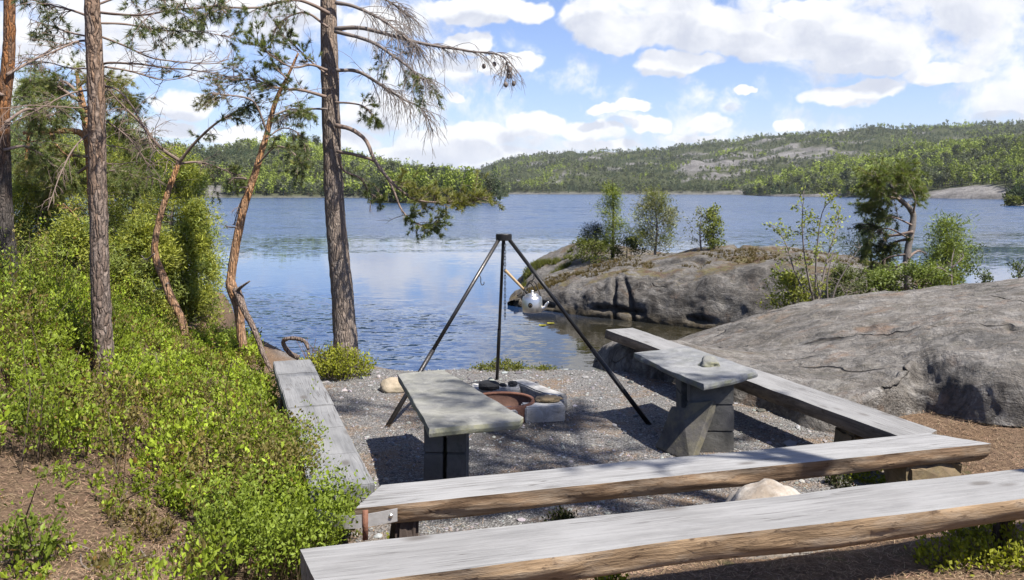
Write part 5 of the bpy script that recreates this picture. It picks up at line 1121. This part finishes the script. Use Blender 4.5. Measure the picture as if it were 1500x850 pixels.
for k in range(9):
    c = onground(rs.uniform(10, 430), rs.uniform(760, 850)); a = rs.uniform(0, PI); l = rs.uniform(0.15, 0.4); dx_, dy_ = math.cos(a) * l, math.sin(a) * l
    mb = MB(); p_ = np.array([(u * dx_ - v * dy_, u * dy_ + v * dx_, 0) for u, v in ((-.5, 0), (-.15, rs.uniform(-.1, .1)), (.2, rs.uniform(-.1, .1)), (.5, 0))]); p_[:, 2] = [gz(c[0] + q_[0], c[1] + q_[1]) - c[2] + 0.012 for q_ in p_]
    tube(mb, cat_rom(p_, 12), np.linspace(0.007, 0.003, 12), 5, rough=0.2, freq=30); tube(mb, [p_[1], p_[1] + np.array([dy_ * .25 + dx_ * .1, -dx_ * .25, 0.015])], [0.004, 0.002], 4)
    o = mb.build('fallen_twig', M['twig_grey']); o.location = c; tag(o, 'thin dry twig lying on the brown needle litter', 'twig', 'fallen twigs on the needle litter')
g = cover(2600, (-4.5, -0.9), (2.6, 5.2), lambda x, y, r: in_poly(*pix(x, y, ground_z(x, y)), [(-300, 690), (0, 690), (130, 700), (250, 745), (300, 790), (430, 785), (520, 760), (560, 790), (450, 800), (450, 960), (-300, 960)]) & (r < 0.17), lambda x, y: 0.085 + 0 * x, 11, 0.022, 0.013, 9)
tag(g.build('bilberry_seedlings', M['leaf'], smooth=False), 'scattered small bilberry shoots in the brown needle litter', 'ground cover', kind='stuff')
# driftwood at the far end of the left bench
c = Q(440, 530, 9.7); mb = MB(); tube(mb, cat_rom(pxpath(9.7, [(438, 524), (424, 517), (415, 503), (419, 497), (432, 496), (446, 500), (452, 512)], -0.2), 30), np.linspace(0.028, 0.02, 30), 8, rough=0.25, freq=14)
tag(mb.build('driftwood', M['bark_red'], loc=c), 'curved brown driftwood branch behind the far end of the left bench', 'branch')
mb = MB(); rs = random.Random(4)
for k in range(26):
    a = Q(rs.uniform(450, 478), 532, 9.9); tube(mb, [a, a + np.array([rs.gauss(0, .1), rs.gauss(0, .1), rs.uniform(.1, .3)])], [0.006, 0.002], 4, cap=False)
tag(mb.build('brushwood', plain('dry_heather', (0.16, 0.085, 0.055), 0.9), loc=a), 'dry reddish brushwood left of the thick grey pine', 'brushwood', kind='stuff')
# lily pads
for k, (px, py, lab) in enumerate([(795, 477, 'yellow water lily leaf, left of the pair beside the rock point'), (807, 474, 'yellow water lily leaf, right of the pair beside the rock point')]):
    c = P(px, py, WZ); mb = MB(); aa = np.linspace(0.3, 2 * PI - 0.3, 16); V = [(0, 0, 0.012)] + [(0.075 * math.cos(q_) * (1.2), 0.10 * math.sin(q_), 0.012 + 0.006 * math.sin(3 * q_)) for q_ in aa] + [(0, 0, 0.004)] + [(0.07 * math.cos(q_) * (1.2), 0.095 * math.sin(q_), 0.003) for q_ in aa]
    mb.add(V, None, [(0, 1 + j, 2 + j) for j in range(15)] + [(17, 19 + j, 18 + j) for j in range(15)], (0.30, 0.27, 0.03)); o = mb.build('lily_pad', M['straw']); o.location = c; tag(o, lab, 'lily pad')
# thin grass on the rise of the point
def on_surface(V, n, seed, lo, hi):
    rg = np.random.default_rng(seed); i = rg.integers(int(V.shape[0] * lo[0]), int(V.shape[0] * hi[0]), n); j = rg.integers(int(V.shape[1] * lo[1]), int(V.shape[1] * hi[1]), n); return V[i, j] 
pts = on_surface(VH, 1400, 6, (0.12, 0.05), (0.55, 0.5)); k = fbm(pts * 0.9, 3) > 0.05; pts = pts[k]
mb = MB(); needles(mb, pts, np.tile([0, 0, 1.0], (len(pts), 1)), 0.2, 0.02, 0.5, 9, np.array([0.15, 0.16, 0.035]))
tag(mb.build('rise_grass', M['needle'], smooth=False), 'thin yellow green grass on the rise of the rock point', 'grass', kind='stuff')
pts = on_surface(VP, 2600, 7, (0.05, 0.52), (0.95, 0.78)); k = fbm(pts * 1.3, 3) > 0.12; pts = pts[k]
mb = MB(); needles(mb, pts, np.tile([0, 0, 1.0], (len(pts), 1)), 0.10, 0.014, 0.7, 9, np.array([0.15, 0.11, 0.04]))
tag(mb.build('heath_turf', M['needle'], smooth=False), 'brown heath turf along the crest of the rock point', 'turf', kind='stuff')

# ------------------------------------------------------------------ far shores
def far_tree(kind, seed, lod):
    rg = np.random.default_rng(seed); mb = MB(); n = (300, 60)[lod]
    if kind == 'spruce':
        t = rg.random(n) ** 0.8; r = (1 - t) * 0.17 * rg.uniform(0.5, 1.1, n) + 0.01; z = 0.06 + 0.94 * t; col = np.array([0.06, 0.085, 0.042]); sz = 0.075 * (1.2 - t); dz = -0.5
    elif kind == 'pine':
        t = rg.random(n); c = rg.normal(size=(6, 3)) * np.array([0.075, 0.075, 0.115]) + np.array([0, 0, 0.66]); k = rg.integers(0, 6, n); w = c[k] + rg.normal(size=(n, 3)) * 0.055; r = None; col = np.array([0.115, 0.13, 0.068]); sz = np.full(n, 0.075)
    else:
        c = rg.normal(size=(10, 3)) * np.array([0.09, 0.09, 0.15]) + np.array([0, 0, 0.52]); k = rg.integers(0, 10, n); w = c[k] + rg.normal(size=(n, 3)) * 0.075; r = None; col = np.array([0.235, 0.285, 0.05]); sz = np.full(n, 0.085)
    a = rg.uniform(0, 2 * PI, n)
    if r is not None: w = np.stack([np.cos(a) * r, np.sin(a) * r, z], -1)
    w[:, 2] = np.clip(w[:, 2], 0.02, 1.0)
    sz = sz * (0.72, 1.35)[lod]
    d = unit(rg.normal(size=(n, 3)) + (np.stack([np.cos(a), np.sin(a), a * 0 - 0.6], -1) if r is not None else 0)); s = unit(np.cross(d, rg.normal(size=(n, 3))))
    V = np.stack([w - s * sz[:, None] * 0.5, w + s * sz[:, None] * 0.5, w + d * sz[:, None] * 1.3], 1).reshape(-1, 3)
    cc = np.repeat(col * rg.uniform(0.75, 1.3, (n, 1)), 3, 0); mb.add(V, None, np.arange(3 * n).reshape(-1, 3), cc)
    if not lod or kind != 'spruce':
        aa = np.linspace(0, 2 * PI, 4)[:3]; h = 0.7; V = np.concatenate([np.stack([np.cos(aa) * 0.018, np.sin(aa) * 0.018, aa * 0], -1), [[0, 0, h]]])
        mb.add(V, None, [(0, 1, 3), (1, 2, 3), (2, 0, 3)], (0.10, 0.075, 0.055) if kind != 'birch' else (0.25, 0.24, 0.22))
    return mb
PROTO = {k: [[far_tree(k, 10 * i + 3, l) for i in range(4)] for l in (0, 1)] for k in ('spruce', 'pine', 'birch')}
MESH = {k: [PROTO[k][0][i].build('far_' + k, M['far_leaf'], smooth=False, link=False).data for i in range(4)] for k in PROTO}
hm, ht, hb = new_mat('hillside', 0.95, 0.1)
p = wpos(ht); rk = ht.n('ShaderNodeAttribute', None, 2, attribute_name='rock')
sl = ht.noise(ht.scale(p, (0.05, 0.05, 0.14)), 1.0, 6, 0.65); gr = ht.mix(ht.mapr(sl, 0.4, 0.62), (0.13, 0.122, 0.117), (0.27, 0.255, 0.245)); gr = ht.mix(ht.mapr(ht.noise(p, 0.35, 4, 0.7), 0.5, 0.62, 0, 0.7), gr, (0.10, 0.095, 0.085))
fl = ht.mix(ht.noise(p, 0.12, 4), (0.045, 0.055, 0.022), (0.075, 0.08, 0.034))
setin(ht, hb, Base_Color=ht.mix(rk, fl, gr), Normal=ht.bump(ht.noise(p, 0.3, 5, 0.7), 0.7, 2.0)); M['hill'] = hm
class Hill:
    def __init__(s, cols, rockf, prof=1.0, seed=0.0, amp=2.0):
        s.c = np.array(cols, float); s.rockf = rockf; s.prof = prof; s.seed = seed; s.amp = amp
    def at(s, px, t):
        c = s.c; d0 = np.interp(px, c[:, 0], c[:, 1]); d1 = np.interp(px, c[:, 0], c[:, 2]); py = np.interp(px, c[:, 0], c[:, 3])
        tt = np.clip(t, 0, 1); d = d0 + (d1 - d0) * t; zr = HC - (py - HY) * d1 / F
        z = WZ - 0.5 + (zr - WZ + 0.5) * (0.16 * ss(0, 0.02, tt) * np.minimum(1, 9 / (zr - WZ + 1)) + (1 - 0.16 * np.minimum(1, 9 / (zr - WZ + 1))) * tt ** s.prof)
        z = z - np.maximum(t - 1, 0) * 120
        x = (px - CX) * d / F; w = np.stack([x, d, x * 0], -1)
        z = z + s.amp * fbm(w * 0.022 + s.seed, 4) * ss(0.0, 0.12, tt) * np.minimum(1, (zr + 2) / 15)
        return np.stack([x, d, z], -1)
    def mesh(s, name, label, nu, nv):
        U, T_ = np.meshgrid(np.linspace(s.c[0, 0], s.c[-1, 0], nu), np.concatenate([[-0.03], np.linspace(0, 1, nv) ** 1.5, [1.1, 1.3, 1.6]]), indexing='ij')
        V = s.at(U, T_); V[:, 0, 2] = WZ - 2; mb = MB(); grid_mesh(mb, V[..., 0], V[..., 1], V[..., 2])
        return tag(mb.build(name, M['hill'], attr={'rock': s.rockf(U, T_, V)}), label, 'hill', kind='structure')
    def trees(s, n, rg, h, mix, tmax=1.03, tpow=1.0, dens=None):
        px = rg.uniform(s.c[0, 0], s.c[-1, 0], n); t = rg.random(n) ** tpow * tmax; t = np.where(rg.random(n) < 0.09, rg.uniform(0.008, 0.05, n), t); w = s.at(px, t); rk_ = s.rockf(px, t, w); k = (rg.random(n) > rk_ * 1.15) & (t > 0.008) & (w[:, 2] > WZ + 0.1); w = w[k]; px = px[k]; t = t[k]; n = len(w)
        pa = fbm(np.stack([w[:, 0], w[:, 1], w[:, 0] * 0], -1) * 0.016 + s.seed, 3); u = 0.15 + 0.7 * rg.random(n) + 0.9 * pa
        m0, m1 = mix(px, t); kind = np.where(u < m0, 0, np.where(u < m0 + m1, 1, 2)); hh = h * np.exp(rg.normal(0, 0.25, n)) * np.where(kind == 2, 0.85, 1.0)
        return w, kind, hh
KN = ['birch', 'pine', 'spruce']
def gauss(px, t, cx, ct, wx, wt): return np.exp(-((px - cx) / wx) ** 2 - ((t - ct) / wt) ** 2)
def rockM(px, t, w):
    n_ = fbm(w * np.array([0.016, 0.016, 0.03]) + 3, 4); g_ = 0.85 * gauss(px, t, 1130, 0.56, 120, 0.32) + 0.75 * gauss(px, t, 1050, 0.22, 60, 0.25) + 0.35 * gauss(px, t, 1250, 0.85, 60, .12) + 0.5 * gauss(px, t, 840, 0.6, 40, .2)
    return np.maximum(ss(0.35, 0.7, g_ * 0.95 + 1.35 * n_ - 0.16), ss(0.03, 0.0, t) * 0.8)
def rockR(px, t, w):
    n_ = fbm(w * 0.03 + 6, 4); g_ = gauss(px, t, 1400, 0.03, 70, 0.07) + gauss(px, t, 1180, 0.02, 75, 0.05) + gauss(px, t, 1450, 0.02, 60, 0.05)
    return np.maximum(ss(0.4, 0.7, g_ + 0.3 * n_), ss(0.02, 0.0, t) * 0.9)
def rockL(px, t, w):
    n_ = fbm(w * 0.03 + 1, 4); g_ = gauss(px, t, 315, 0.05, 16, 0.10) + 0.8 * gauss(px, t, 440, 0.62, 14, 0.12) + 0.6 * gauss(px, t, 400, 0.02, 60, 0.02)
    return np.maximum(ss(0.4, 0.7, g_ + 0.35 * n_), ss(0.02, 0.0, t) * 0.7)
rg = np.random.default_rng(77)
HLL = Hill([(-500, 420, 620, 160), (100, 400, 600, 190), (230, 385, 590, 222), (300, 380, 590, 222), (350, 380, 590, 214), (410, 380, 590, 210), (455, 380, 590, 214), (485, 380, 600, 224), (540, 370, 600, 242), (600, 370, 600, 252), (645, 380, 600, 258), (690, 400, 600, 265), (745, 450, 600, 281)], rockL, 1.0, 2.0, 3.0)
HLM = Hill([(640, 820, 1700, 275), (695, 800, 1600, 255), (730, 780, 1550, 238), (770, 760, 1500, 230), (830, 750, 1500, 225), (940, 740, 1450, 223), (1000, 730, 1400, 215), (1100, 700, 1350, 205), (1220, 680, 1300, 194), (1300, 660, 1300, 189), (1420, 640, 1250, 184), (1500, 630, 1250, 180), (1750, 600, 1200, 172), (2100, 600, 1200, 160)], rockM, 0.95, 7.0, 7.0)
HLR = Hill([(1090, 600, 700, 284), (1130, 480, 700, 272), (1200, 420, 700, 252), (1300, 375, 680, 232), (1400, 330, 660, 217), (1500, 290, 640, 206), (1650, 250, 620, 190), (2000, 220, 600, 160)], rockR, 1.05, 4.0, 3.0)
HLB = Hill([(480, 2200, 3000, 262), (540, 2200, 3000, 250), (580, 2200, 3000, 243), (620, 2200, 3000, 243), (660, 2200, 3000, 247), (700, 2200, 3000, 256), (760, 2300, 3000, 274)], lambda a, b, c: a * 0, 1.0, 9.0, 6.0)
HLL.mesh('left_hill', 'wooded hill on the far left shore of the lake', 160, 40)
HLM.mesh('far_hill', 'long wooded hill with bare granite across the lake', 220, 50)
HLR.mesh('right_hill', 'near wooded slope with pale shore rocks on the right', 140, 40)
HLB.mesh('distant_ridge', 'bluish distant wooded ridge beyond the left hill', 60, 12)
IS = Hill([(535, 212, 226, 297), (548, 208, 226, 294), (600, 205, 228, 291), (650, 206, 230, 290), (690, 210, 230, 291), (725, 216, 228, 294), (742, 222, 226, 297.5)], lambda a, t, c: ss(0.25, 0.05, t) * 1.0, 0.8, 5.0, 0.3)
IS.mesh('island', 'small wooded island off the left shore', 60, 14)
IR = Hill([(1452, 170, 186, 303), (1465, 168, 186, 300), (1490, 166, 186, 297), (1530, 160, 186, 292), (1700, 150, 186, 280)], lambda a, t, c: ss(0.9, 0.6, t), 0.8, 8.0, 0.3)
IR.mesh('islet', 'low rocky islet at the right edge of the lake', 40, 12)
sets = [(HLL.trees(9500, rg, 5.3, lambda px, t: (0.30 + 0.18 * np.exp(-((px - 480) / 60) ** 2) + 0 * t, 0.38 + 0 * t), 1.02, 0.85), 'trees along the far left shore', 'in the wood on the left shore', 60),
        (HLM.trees(31000, rg, 5.2, lambda px, t: (0.04 + 0.25 * np.exp(-((px - 790) / 50) ** 2 - ((t - 0.35) / 0.3) ** 2), 0.52 + 0 * t), 1.02, 0.9), 'trees on the long hill', 'on the long hill across the lake', 0),
        (HLR.trees(8500, rg, 6.0, lambda px, t: (0.36 + 0.15 * t, 0.42 + 0 * t), 1.02, 0.9), 'trees on the right shore', 'on the slope of the right shore', 130),
        (HLB.trees(500, rg, 16, lambda px, t: (0.0 * t, 0.4 + 0 * t), 1.02, 1.0), 'x', 'x', 0)]
IW, IK, IHH = IS.trees(200, rg, 6.8, lambda px, t: (np.where(px < 630, 0.30, 0.0), 0.12 + 0 * t), 1.0, 0.8)
sets.append(((IW, IK, IHH), 'trees on the small island', 'on the small island', 120))
DESC = {'birch': 'fresh yellow green birch', 'pine': 'grey green pine', 'spruce': 'dark pointed spruce'}
lone = MB()
for (w, kind, hh), grp, where, nind in sets:
    px = CX + F * w[:, 0] / w[:, 1]; key = hh / w[:, 1] * ((px > -20) & (px < 1520) & ~((px < 290) & (w[:, 1] > 150))); order = np.argsort(-key); n = len(w)
    solo = np.zeros(n, bool); solo[order[:nind]] = True; solo &= key > 0; va = rg.integers(0, 4, n); an = rg.uniform(0, 2 * PI, n); wx = rg.uniform(0.9, 1.25, n); br = rg.uniform(0.65, 1.3, n) * (1 + 0.5 * np.clip(fbm(w * np.array([0.012, 0.012, 0.0]) + 61, 3), -0.9, 0.9))
    for i in np.nonzero(solo)[0]:
        kn = KN[kind[i]]; o = bpy.data.objects.new(kn + '_tree', MESH[kn][va[i]]); COL.objects.link(o); o.location = w[i] - np.array([0, 0, 0.15]); o.rotation_euler = (0, 0, an[i]); o.scale = (hh[i] * wx[i], hh[i] * wx[i], hh[i])
        tag(o, DESC[kn] + ' ' + where, kn, kn + ' ' + grp)
    for kd in range(3):
        for v_ in range(4):
            m_ = (~solo) & (kind == kd) & (va == v_); q_ = np.nonzero(m_)[0]
            if not len(q_): continue
            pm = PROTO[KN[kd]][1][v_]; vv = np.concatenate(pm.v); cc = np.concatenate(pm.c); tt = np.concatenate(pm.f3); ca, sa = np.cos(an[q_])[:, None], np.sin(an[q_])[:, None]; h_ = hh[q_][:, None]; x_ = wx[q_][:, None]
            V = np.stack([(vv[None, :, 0] * ca - vv[None, :, 1] * sa) * x_ * h_, (vv[None, :, 0] * sa + vv[None, :, 1] * ca) * x_ * h_, vv[None, :, 2] * h_], -1) + w[q_][:, None]
            lone.add(V.reshape(-1, 3), None, (tt[None] + (np.arange(len(q_)) * len(vv))[:, None, None]).reshape(-1, 3), (cc[None] * br[q_][:, None, None]).reshape(-1, 3))
tag(lone.build('forest', M['far_leaf'], smooth=False), 'mixed forest covering the hills round the lake', 'forest', kind='stuff')
b_ = Q(1492, 300, 176); bushy('shrub', 'dark bush on the islet at the right picture edge', 'shrub', b_, 18 * 176 / F, 16 * 176 / F, 30, 6, 12, 0.5, 0.3, (0.05, 0.075, 0.03), egg, RP, 130)
b_ = Q(1484, 301, 172); bushy('shrub', 'small yellow green bush left of the dark bush on the islet', 'shrub', b_, 9 * 176 / F, 8 * 176 / F, 20, 5, 10, 0.4, 0.25, (0.14, 0.16, 0.03), egg, RP, 131)

# ------------------------------------------------------------------ pines behind the camera that throw the dappled shade
def shade_pine(label, base, h, lean, crown, n, seed, rad, low=0):
    t = thing('pine_tree', label, 'pine', base, 0, 'pines behind the viewpoint'); ax = cat_rom([np.array(base) + np.array([0, 0, -0.2]), np.array(base) + np.array([lean[0] * .4, lean[1] * .4, h * .5]), np.array(base) + np.array([lean[0], lean[1], h])], 50)
    mb = MB(); tube(mb, ax, np.linspace(0.15, 0.03, 50), 12, rough=0.08); mb.build('trunk', M['bark_red'], t, loc=base); rs = random.Random(seed)
    for k in range(n):
        u = rs.uniform(*crown); i = int(u * 49); a = rs.uniform(0, 2 * PI); l = rad * rs.uniform(0.55, 1.1); e = np.array([math.cos(a) * l, math.sin(a) * l, rs.uniform(-.1, .4) * l])
        limb(t, None, [ax[i], ax[i] + e * 0.5 + np.array([0, 0, .1 * l]), ax[i] + e], 0.03, T, 0.8, 1.4, 0.0, 13, 0.6, PINE_G, 0.3, 0.2, L=0.12, per=12, LO=base)
    for k in range(low):
        i = int(rs.uniform(0.5, 0.66) * 49); l = rs.uniform(1.2, 2.0); a = rs.gauss(PI, 0.45); e = np.array([math.cos(a) * l, math.sin(a) * l, rs.uniform(-.15, .2) * l]); limb(t, None, [ax[i], ax[i] + e * 0.5 + np.array([0, 0, .1 * l]), ax[i] + e], 0.03, T, 0.8, 1.4, 0.0, 12, 0.55, PINE_G, 0.4, 0.2, L=0.12, per=12, LO=base)
shade_pine('pine right of the viewpoint outside the picture, crown high above', (5.05, 2.3, 0.5), 11.5, (-0.1, 1.0), (0.64, 0.98), 15, 3, 1.5, 9)
shade_pine('pine behind the viewpoint outside the picture', (2.4, -2.2, 0.6), 9.5, (0.3, 0.3), (0.6, 0.98), 12, 4, 1.4)

# ------------------------------------------------------------------ sky with cumulus, sun
el = math.atan(1 / np.linalg.norm(SUN)); sx, sy = -SUN[0], -SUN[1]            # towards the sun
W = bpy.data.worlds.new("World"); scene.world = W; W.use_nodes = True; t = NT(W.node_tree); bg = W.node_tree.nodes['Background']
sky = t.n('ShaderNodeTexSky', None, 0, sky_type='NISHITA'); sn = sky.node; sn.sun_disc = False; sn.sun_elevation = el; sn.sun_rotation = math.atan2(sx, sy); sn.air_density = 1.0; sn.dust_density = 0.6; sn.ozone_density = 2.0; sn.altitude = 100
BG = 0.06; bg.inputs['Strength'].default_value = BG
dirv = t.n('ShaderNodeTexCoord', None, 0); dx, dy, dz = (sepz(t, dirv, i) for i in range(3))
hl = t.math('SQRT', t.math('ADD', t.math('MULTIPLY', dx, dx), t.math('MULTIPLY', dy, dy)))
az = t.math('ARCTAN2', dx, dy); elv = t.math('DIVIDE', dz, t.math('MAXIMUM', hl, 0.05))
uv = t.n('ShaderNodeCombineXYZ', {0: az, 1: elv, 2: 0.0})
CL = [(1140, 60, 130, 44), (1020, 40, 120, 46), (1270, 88, 110, 26), (920, 50, 90, 36), (600, 222, 90, 14), (880, 214, 90, 10), (1010, 204, 60, 8), (960, 25, 130, 48), (1080, 52, 125, 46), (1215, 52, 125, 50), (1315, 78, 85, 32), (1180, 15, 70, 30), (880, 15, 80, 40), (1010, 92, 60, 16), (985, 92, 80, 23), (1285, 128, 48, 22), (1235, 142, 70, 22), (1375, 108, 95, 22), (1475, 142, 55, 20), (740, 92, 75, 18), (700, 15, 95, 30), (770, 18, 55, 24), (690, 62, 50, 24), (700, 198, 80, 30), (790, 182, 62, 26), (855, 192, 75, 24), (930, 158, 44, 11), (880, 160, 28, 11), (960, 185, 45, 20), (1042, 178, 48, 22), (1150, 184, 28, 13), (640, 215, 80, 28), (740, 228, 90, 14), (560, 170, 70, 34), (670, 142, 24, 10), (1092, 130, 24, 9), (275, 155, 58, 30), (235, 190, 70, 20), (345, 205, 70, 18), (160, 95, 80, 36), (60, 60, 90, 40), (300, -5, 120, 26), (430, 2, 90, 20), (550, 35, 70, 34), (520, 205, 60, 18), (430, 215, 60, 14), (20, 140, 60, 30), (1760, 60, 110, 40), (1680, 160, 70, 16), (-200, 80, 160, 60), (600, -90, 90, 26), (1000, -150, 120, 36), (250, -170, 110, 36), (1400, -120, 80, 26)]
def field(vec, det):
    nz = t.noise(vec, 17.0, det, 0.60, 0.25); wv = t.vm('MULTIPLY', t.vm('SUBTRACT', t.noise(vec, 22.0, 3, 0.6, out=1), (0.5, 0.5, 0.5)), (0.05, 0.03, 0)); v2 = t.vm('ADD', vec, wv); f = None
    for (px, py, rx, ry) in CL:
        u0 = math.atan2(px - CX, F); h_ = math.hypot(px - CX, F); v0 = (HY - py) / h_; su = F / (h_ * h_); 
        q_ = t.vm('MULTIPLY', t.vm('SUBTRACT', v2, (u0, v0, 0)), (1 / (rx * su), h_ / (ry * h_) * h_ / 1.0 if False else h_ / ry, 0)); r_ = t.vm('LENGTH', q_, out=1)
        f = r_ if f is None else t.math('SMOOTH_MIN', f, r_, 0.12)
    f = t.math('MINIMUM', t.math('MULTIPLY', t.math('SUBTRACT', 1.0, f), 1.7), 0.75)
    gen = t.math('SUBTRACT', t.noise(t.scale(vec, (1.3, 4.0, 1)), 2.0, 3, 0.5), 0.66)                # loose cumulus over the rest of the sky
    f = t.math('MAXIMUM', f, t.math('MULTIPLY', gen, t.mapr(t.math('ABSOLUTE', az), 0.62, 0.75, -2.0, 3.0)))
    return t.math('ADD', f, t.math('MULTIPLY', t.math('SUBTRACT', nz, 0.5), 1.45))
f0 = field(uv, 7); f1 = field(t.vm('ADD', uv, (0.012, 0.020, 0)), 5)
a = t.mapr(f0, 0.22, 0.58, 0, 1, True); a = t.math('MULTIPLY', a, t.mapr(elv, -0.01, 0.01))
shade = t.mapr(f1, 0.25, 1.05, 1, 0, True)
cw = tuple(x / BG for x in (0.465, 0.465, 0.468)); cg = tuple(x / BG for x in (0.285, 0.30, 0.345))
cc = t.mix(shade, cg, cw)
sk = t.mix(1.0, sky, (0.98, 1.0, 1.26), 'MULTIPLY')
W.node_tree.links.new(t.mix(t.math('MULTIPLY', a, 0.96), sk, cc), bg.inputs['Color'])
sd = bpy.data.lights.new('sun', 'SUN'); sd.energy = 5.0; sd.angle = math.radians(0.53); sd.color = (1.0, 0.955, 0.88); so = bpy.data.objects.new('sun', sd); COL.objects.link(so)
so.rotation_euler = Vector((-sx, -sy, -1.0)).to_track_quat('-Z', 'Y').to_euler()

# ------------------------------------------------------------------ air
hm = bpy.data.materials.new('haze_air'); hm.use_nodes = True; nt = hm.node_tree; nt.nodes.remove(nt.nodes['Principled BSDF']); pv = nt.nodes.new('ShaderNodeVolumePrincipled'); pv.inputs['Density'].default_value = 0.00007; pv.inputs['Color'].default_value = (0.86, 0.92, 1.0, 1); pv.inputs['Anisotropy'].default_value = 0.2
nt.links.new(pv.outputs[0], nt.nodes['Material Output'].inputs['Volume'])
g = MB(); x0, x1, y0, y1, z0, z1 = -3700, 3700, -300, 7000, -16, 220
g.add([(x0, y0, z0), (x1, y0, z0), (x1, y1, z0), (x0, y1, z0), (x0, y0, z1), (x1, y0, z1), (x1, y1, z1), (x0, y1, z1)], [(0, 3, 2, 1), (4, 5, 6, 7), (0, 1, 5, 4), (1, 2, 6, 5), (2, 3, 7, 6), (3, 0, 4, 7)])
tag(g.build('haze', hm, smooth=False), 'thin summer haze over the lake', 'haze', kind='stuff')
# ------------------------------------------------------------------ camera and render settings
cd = bpy.data.cameras.new('camera'); co = bpy.data.objects.new('camera', cd); COL.objects.link(co); scene.camera = co
co.location = (0, 0, HC); co.rotation_euler = (PI / 2, 0, 0); cd.lens = 36 * F / 1500; cd.sensor_width = 36; cd.shift_y = -(425 - HY) / 1500; cd.clip_end = 20000; cd.clip_start = 0.05
scene.view_settings.view_transform = 'Standard'; scene.view_settings.look = 'None'; scene.view_settings.exposure = 1.25; scene.view_settings.gamma = 1
scene.render.engine = 'CYCLES'; scene.cycles.max_bounces = 6; scene.cycles.transparent_max_bounces = 4; scene.cycles.diffuse_bounces = 2; scene.cycles.glossy_bounces = 3; scene.cycles.use_denoising = True
scene.cycles.caustics_reflective = False; scene.cycles.caustics_refractive = False
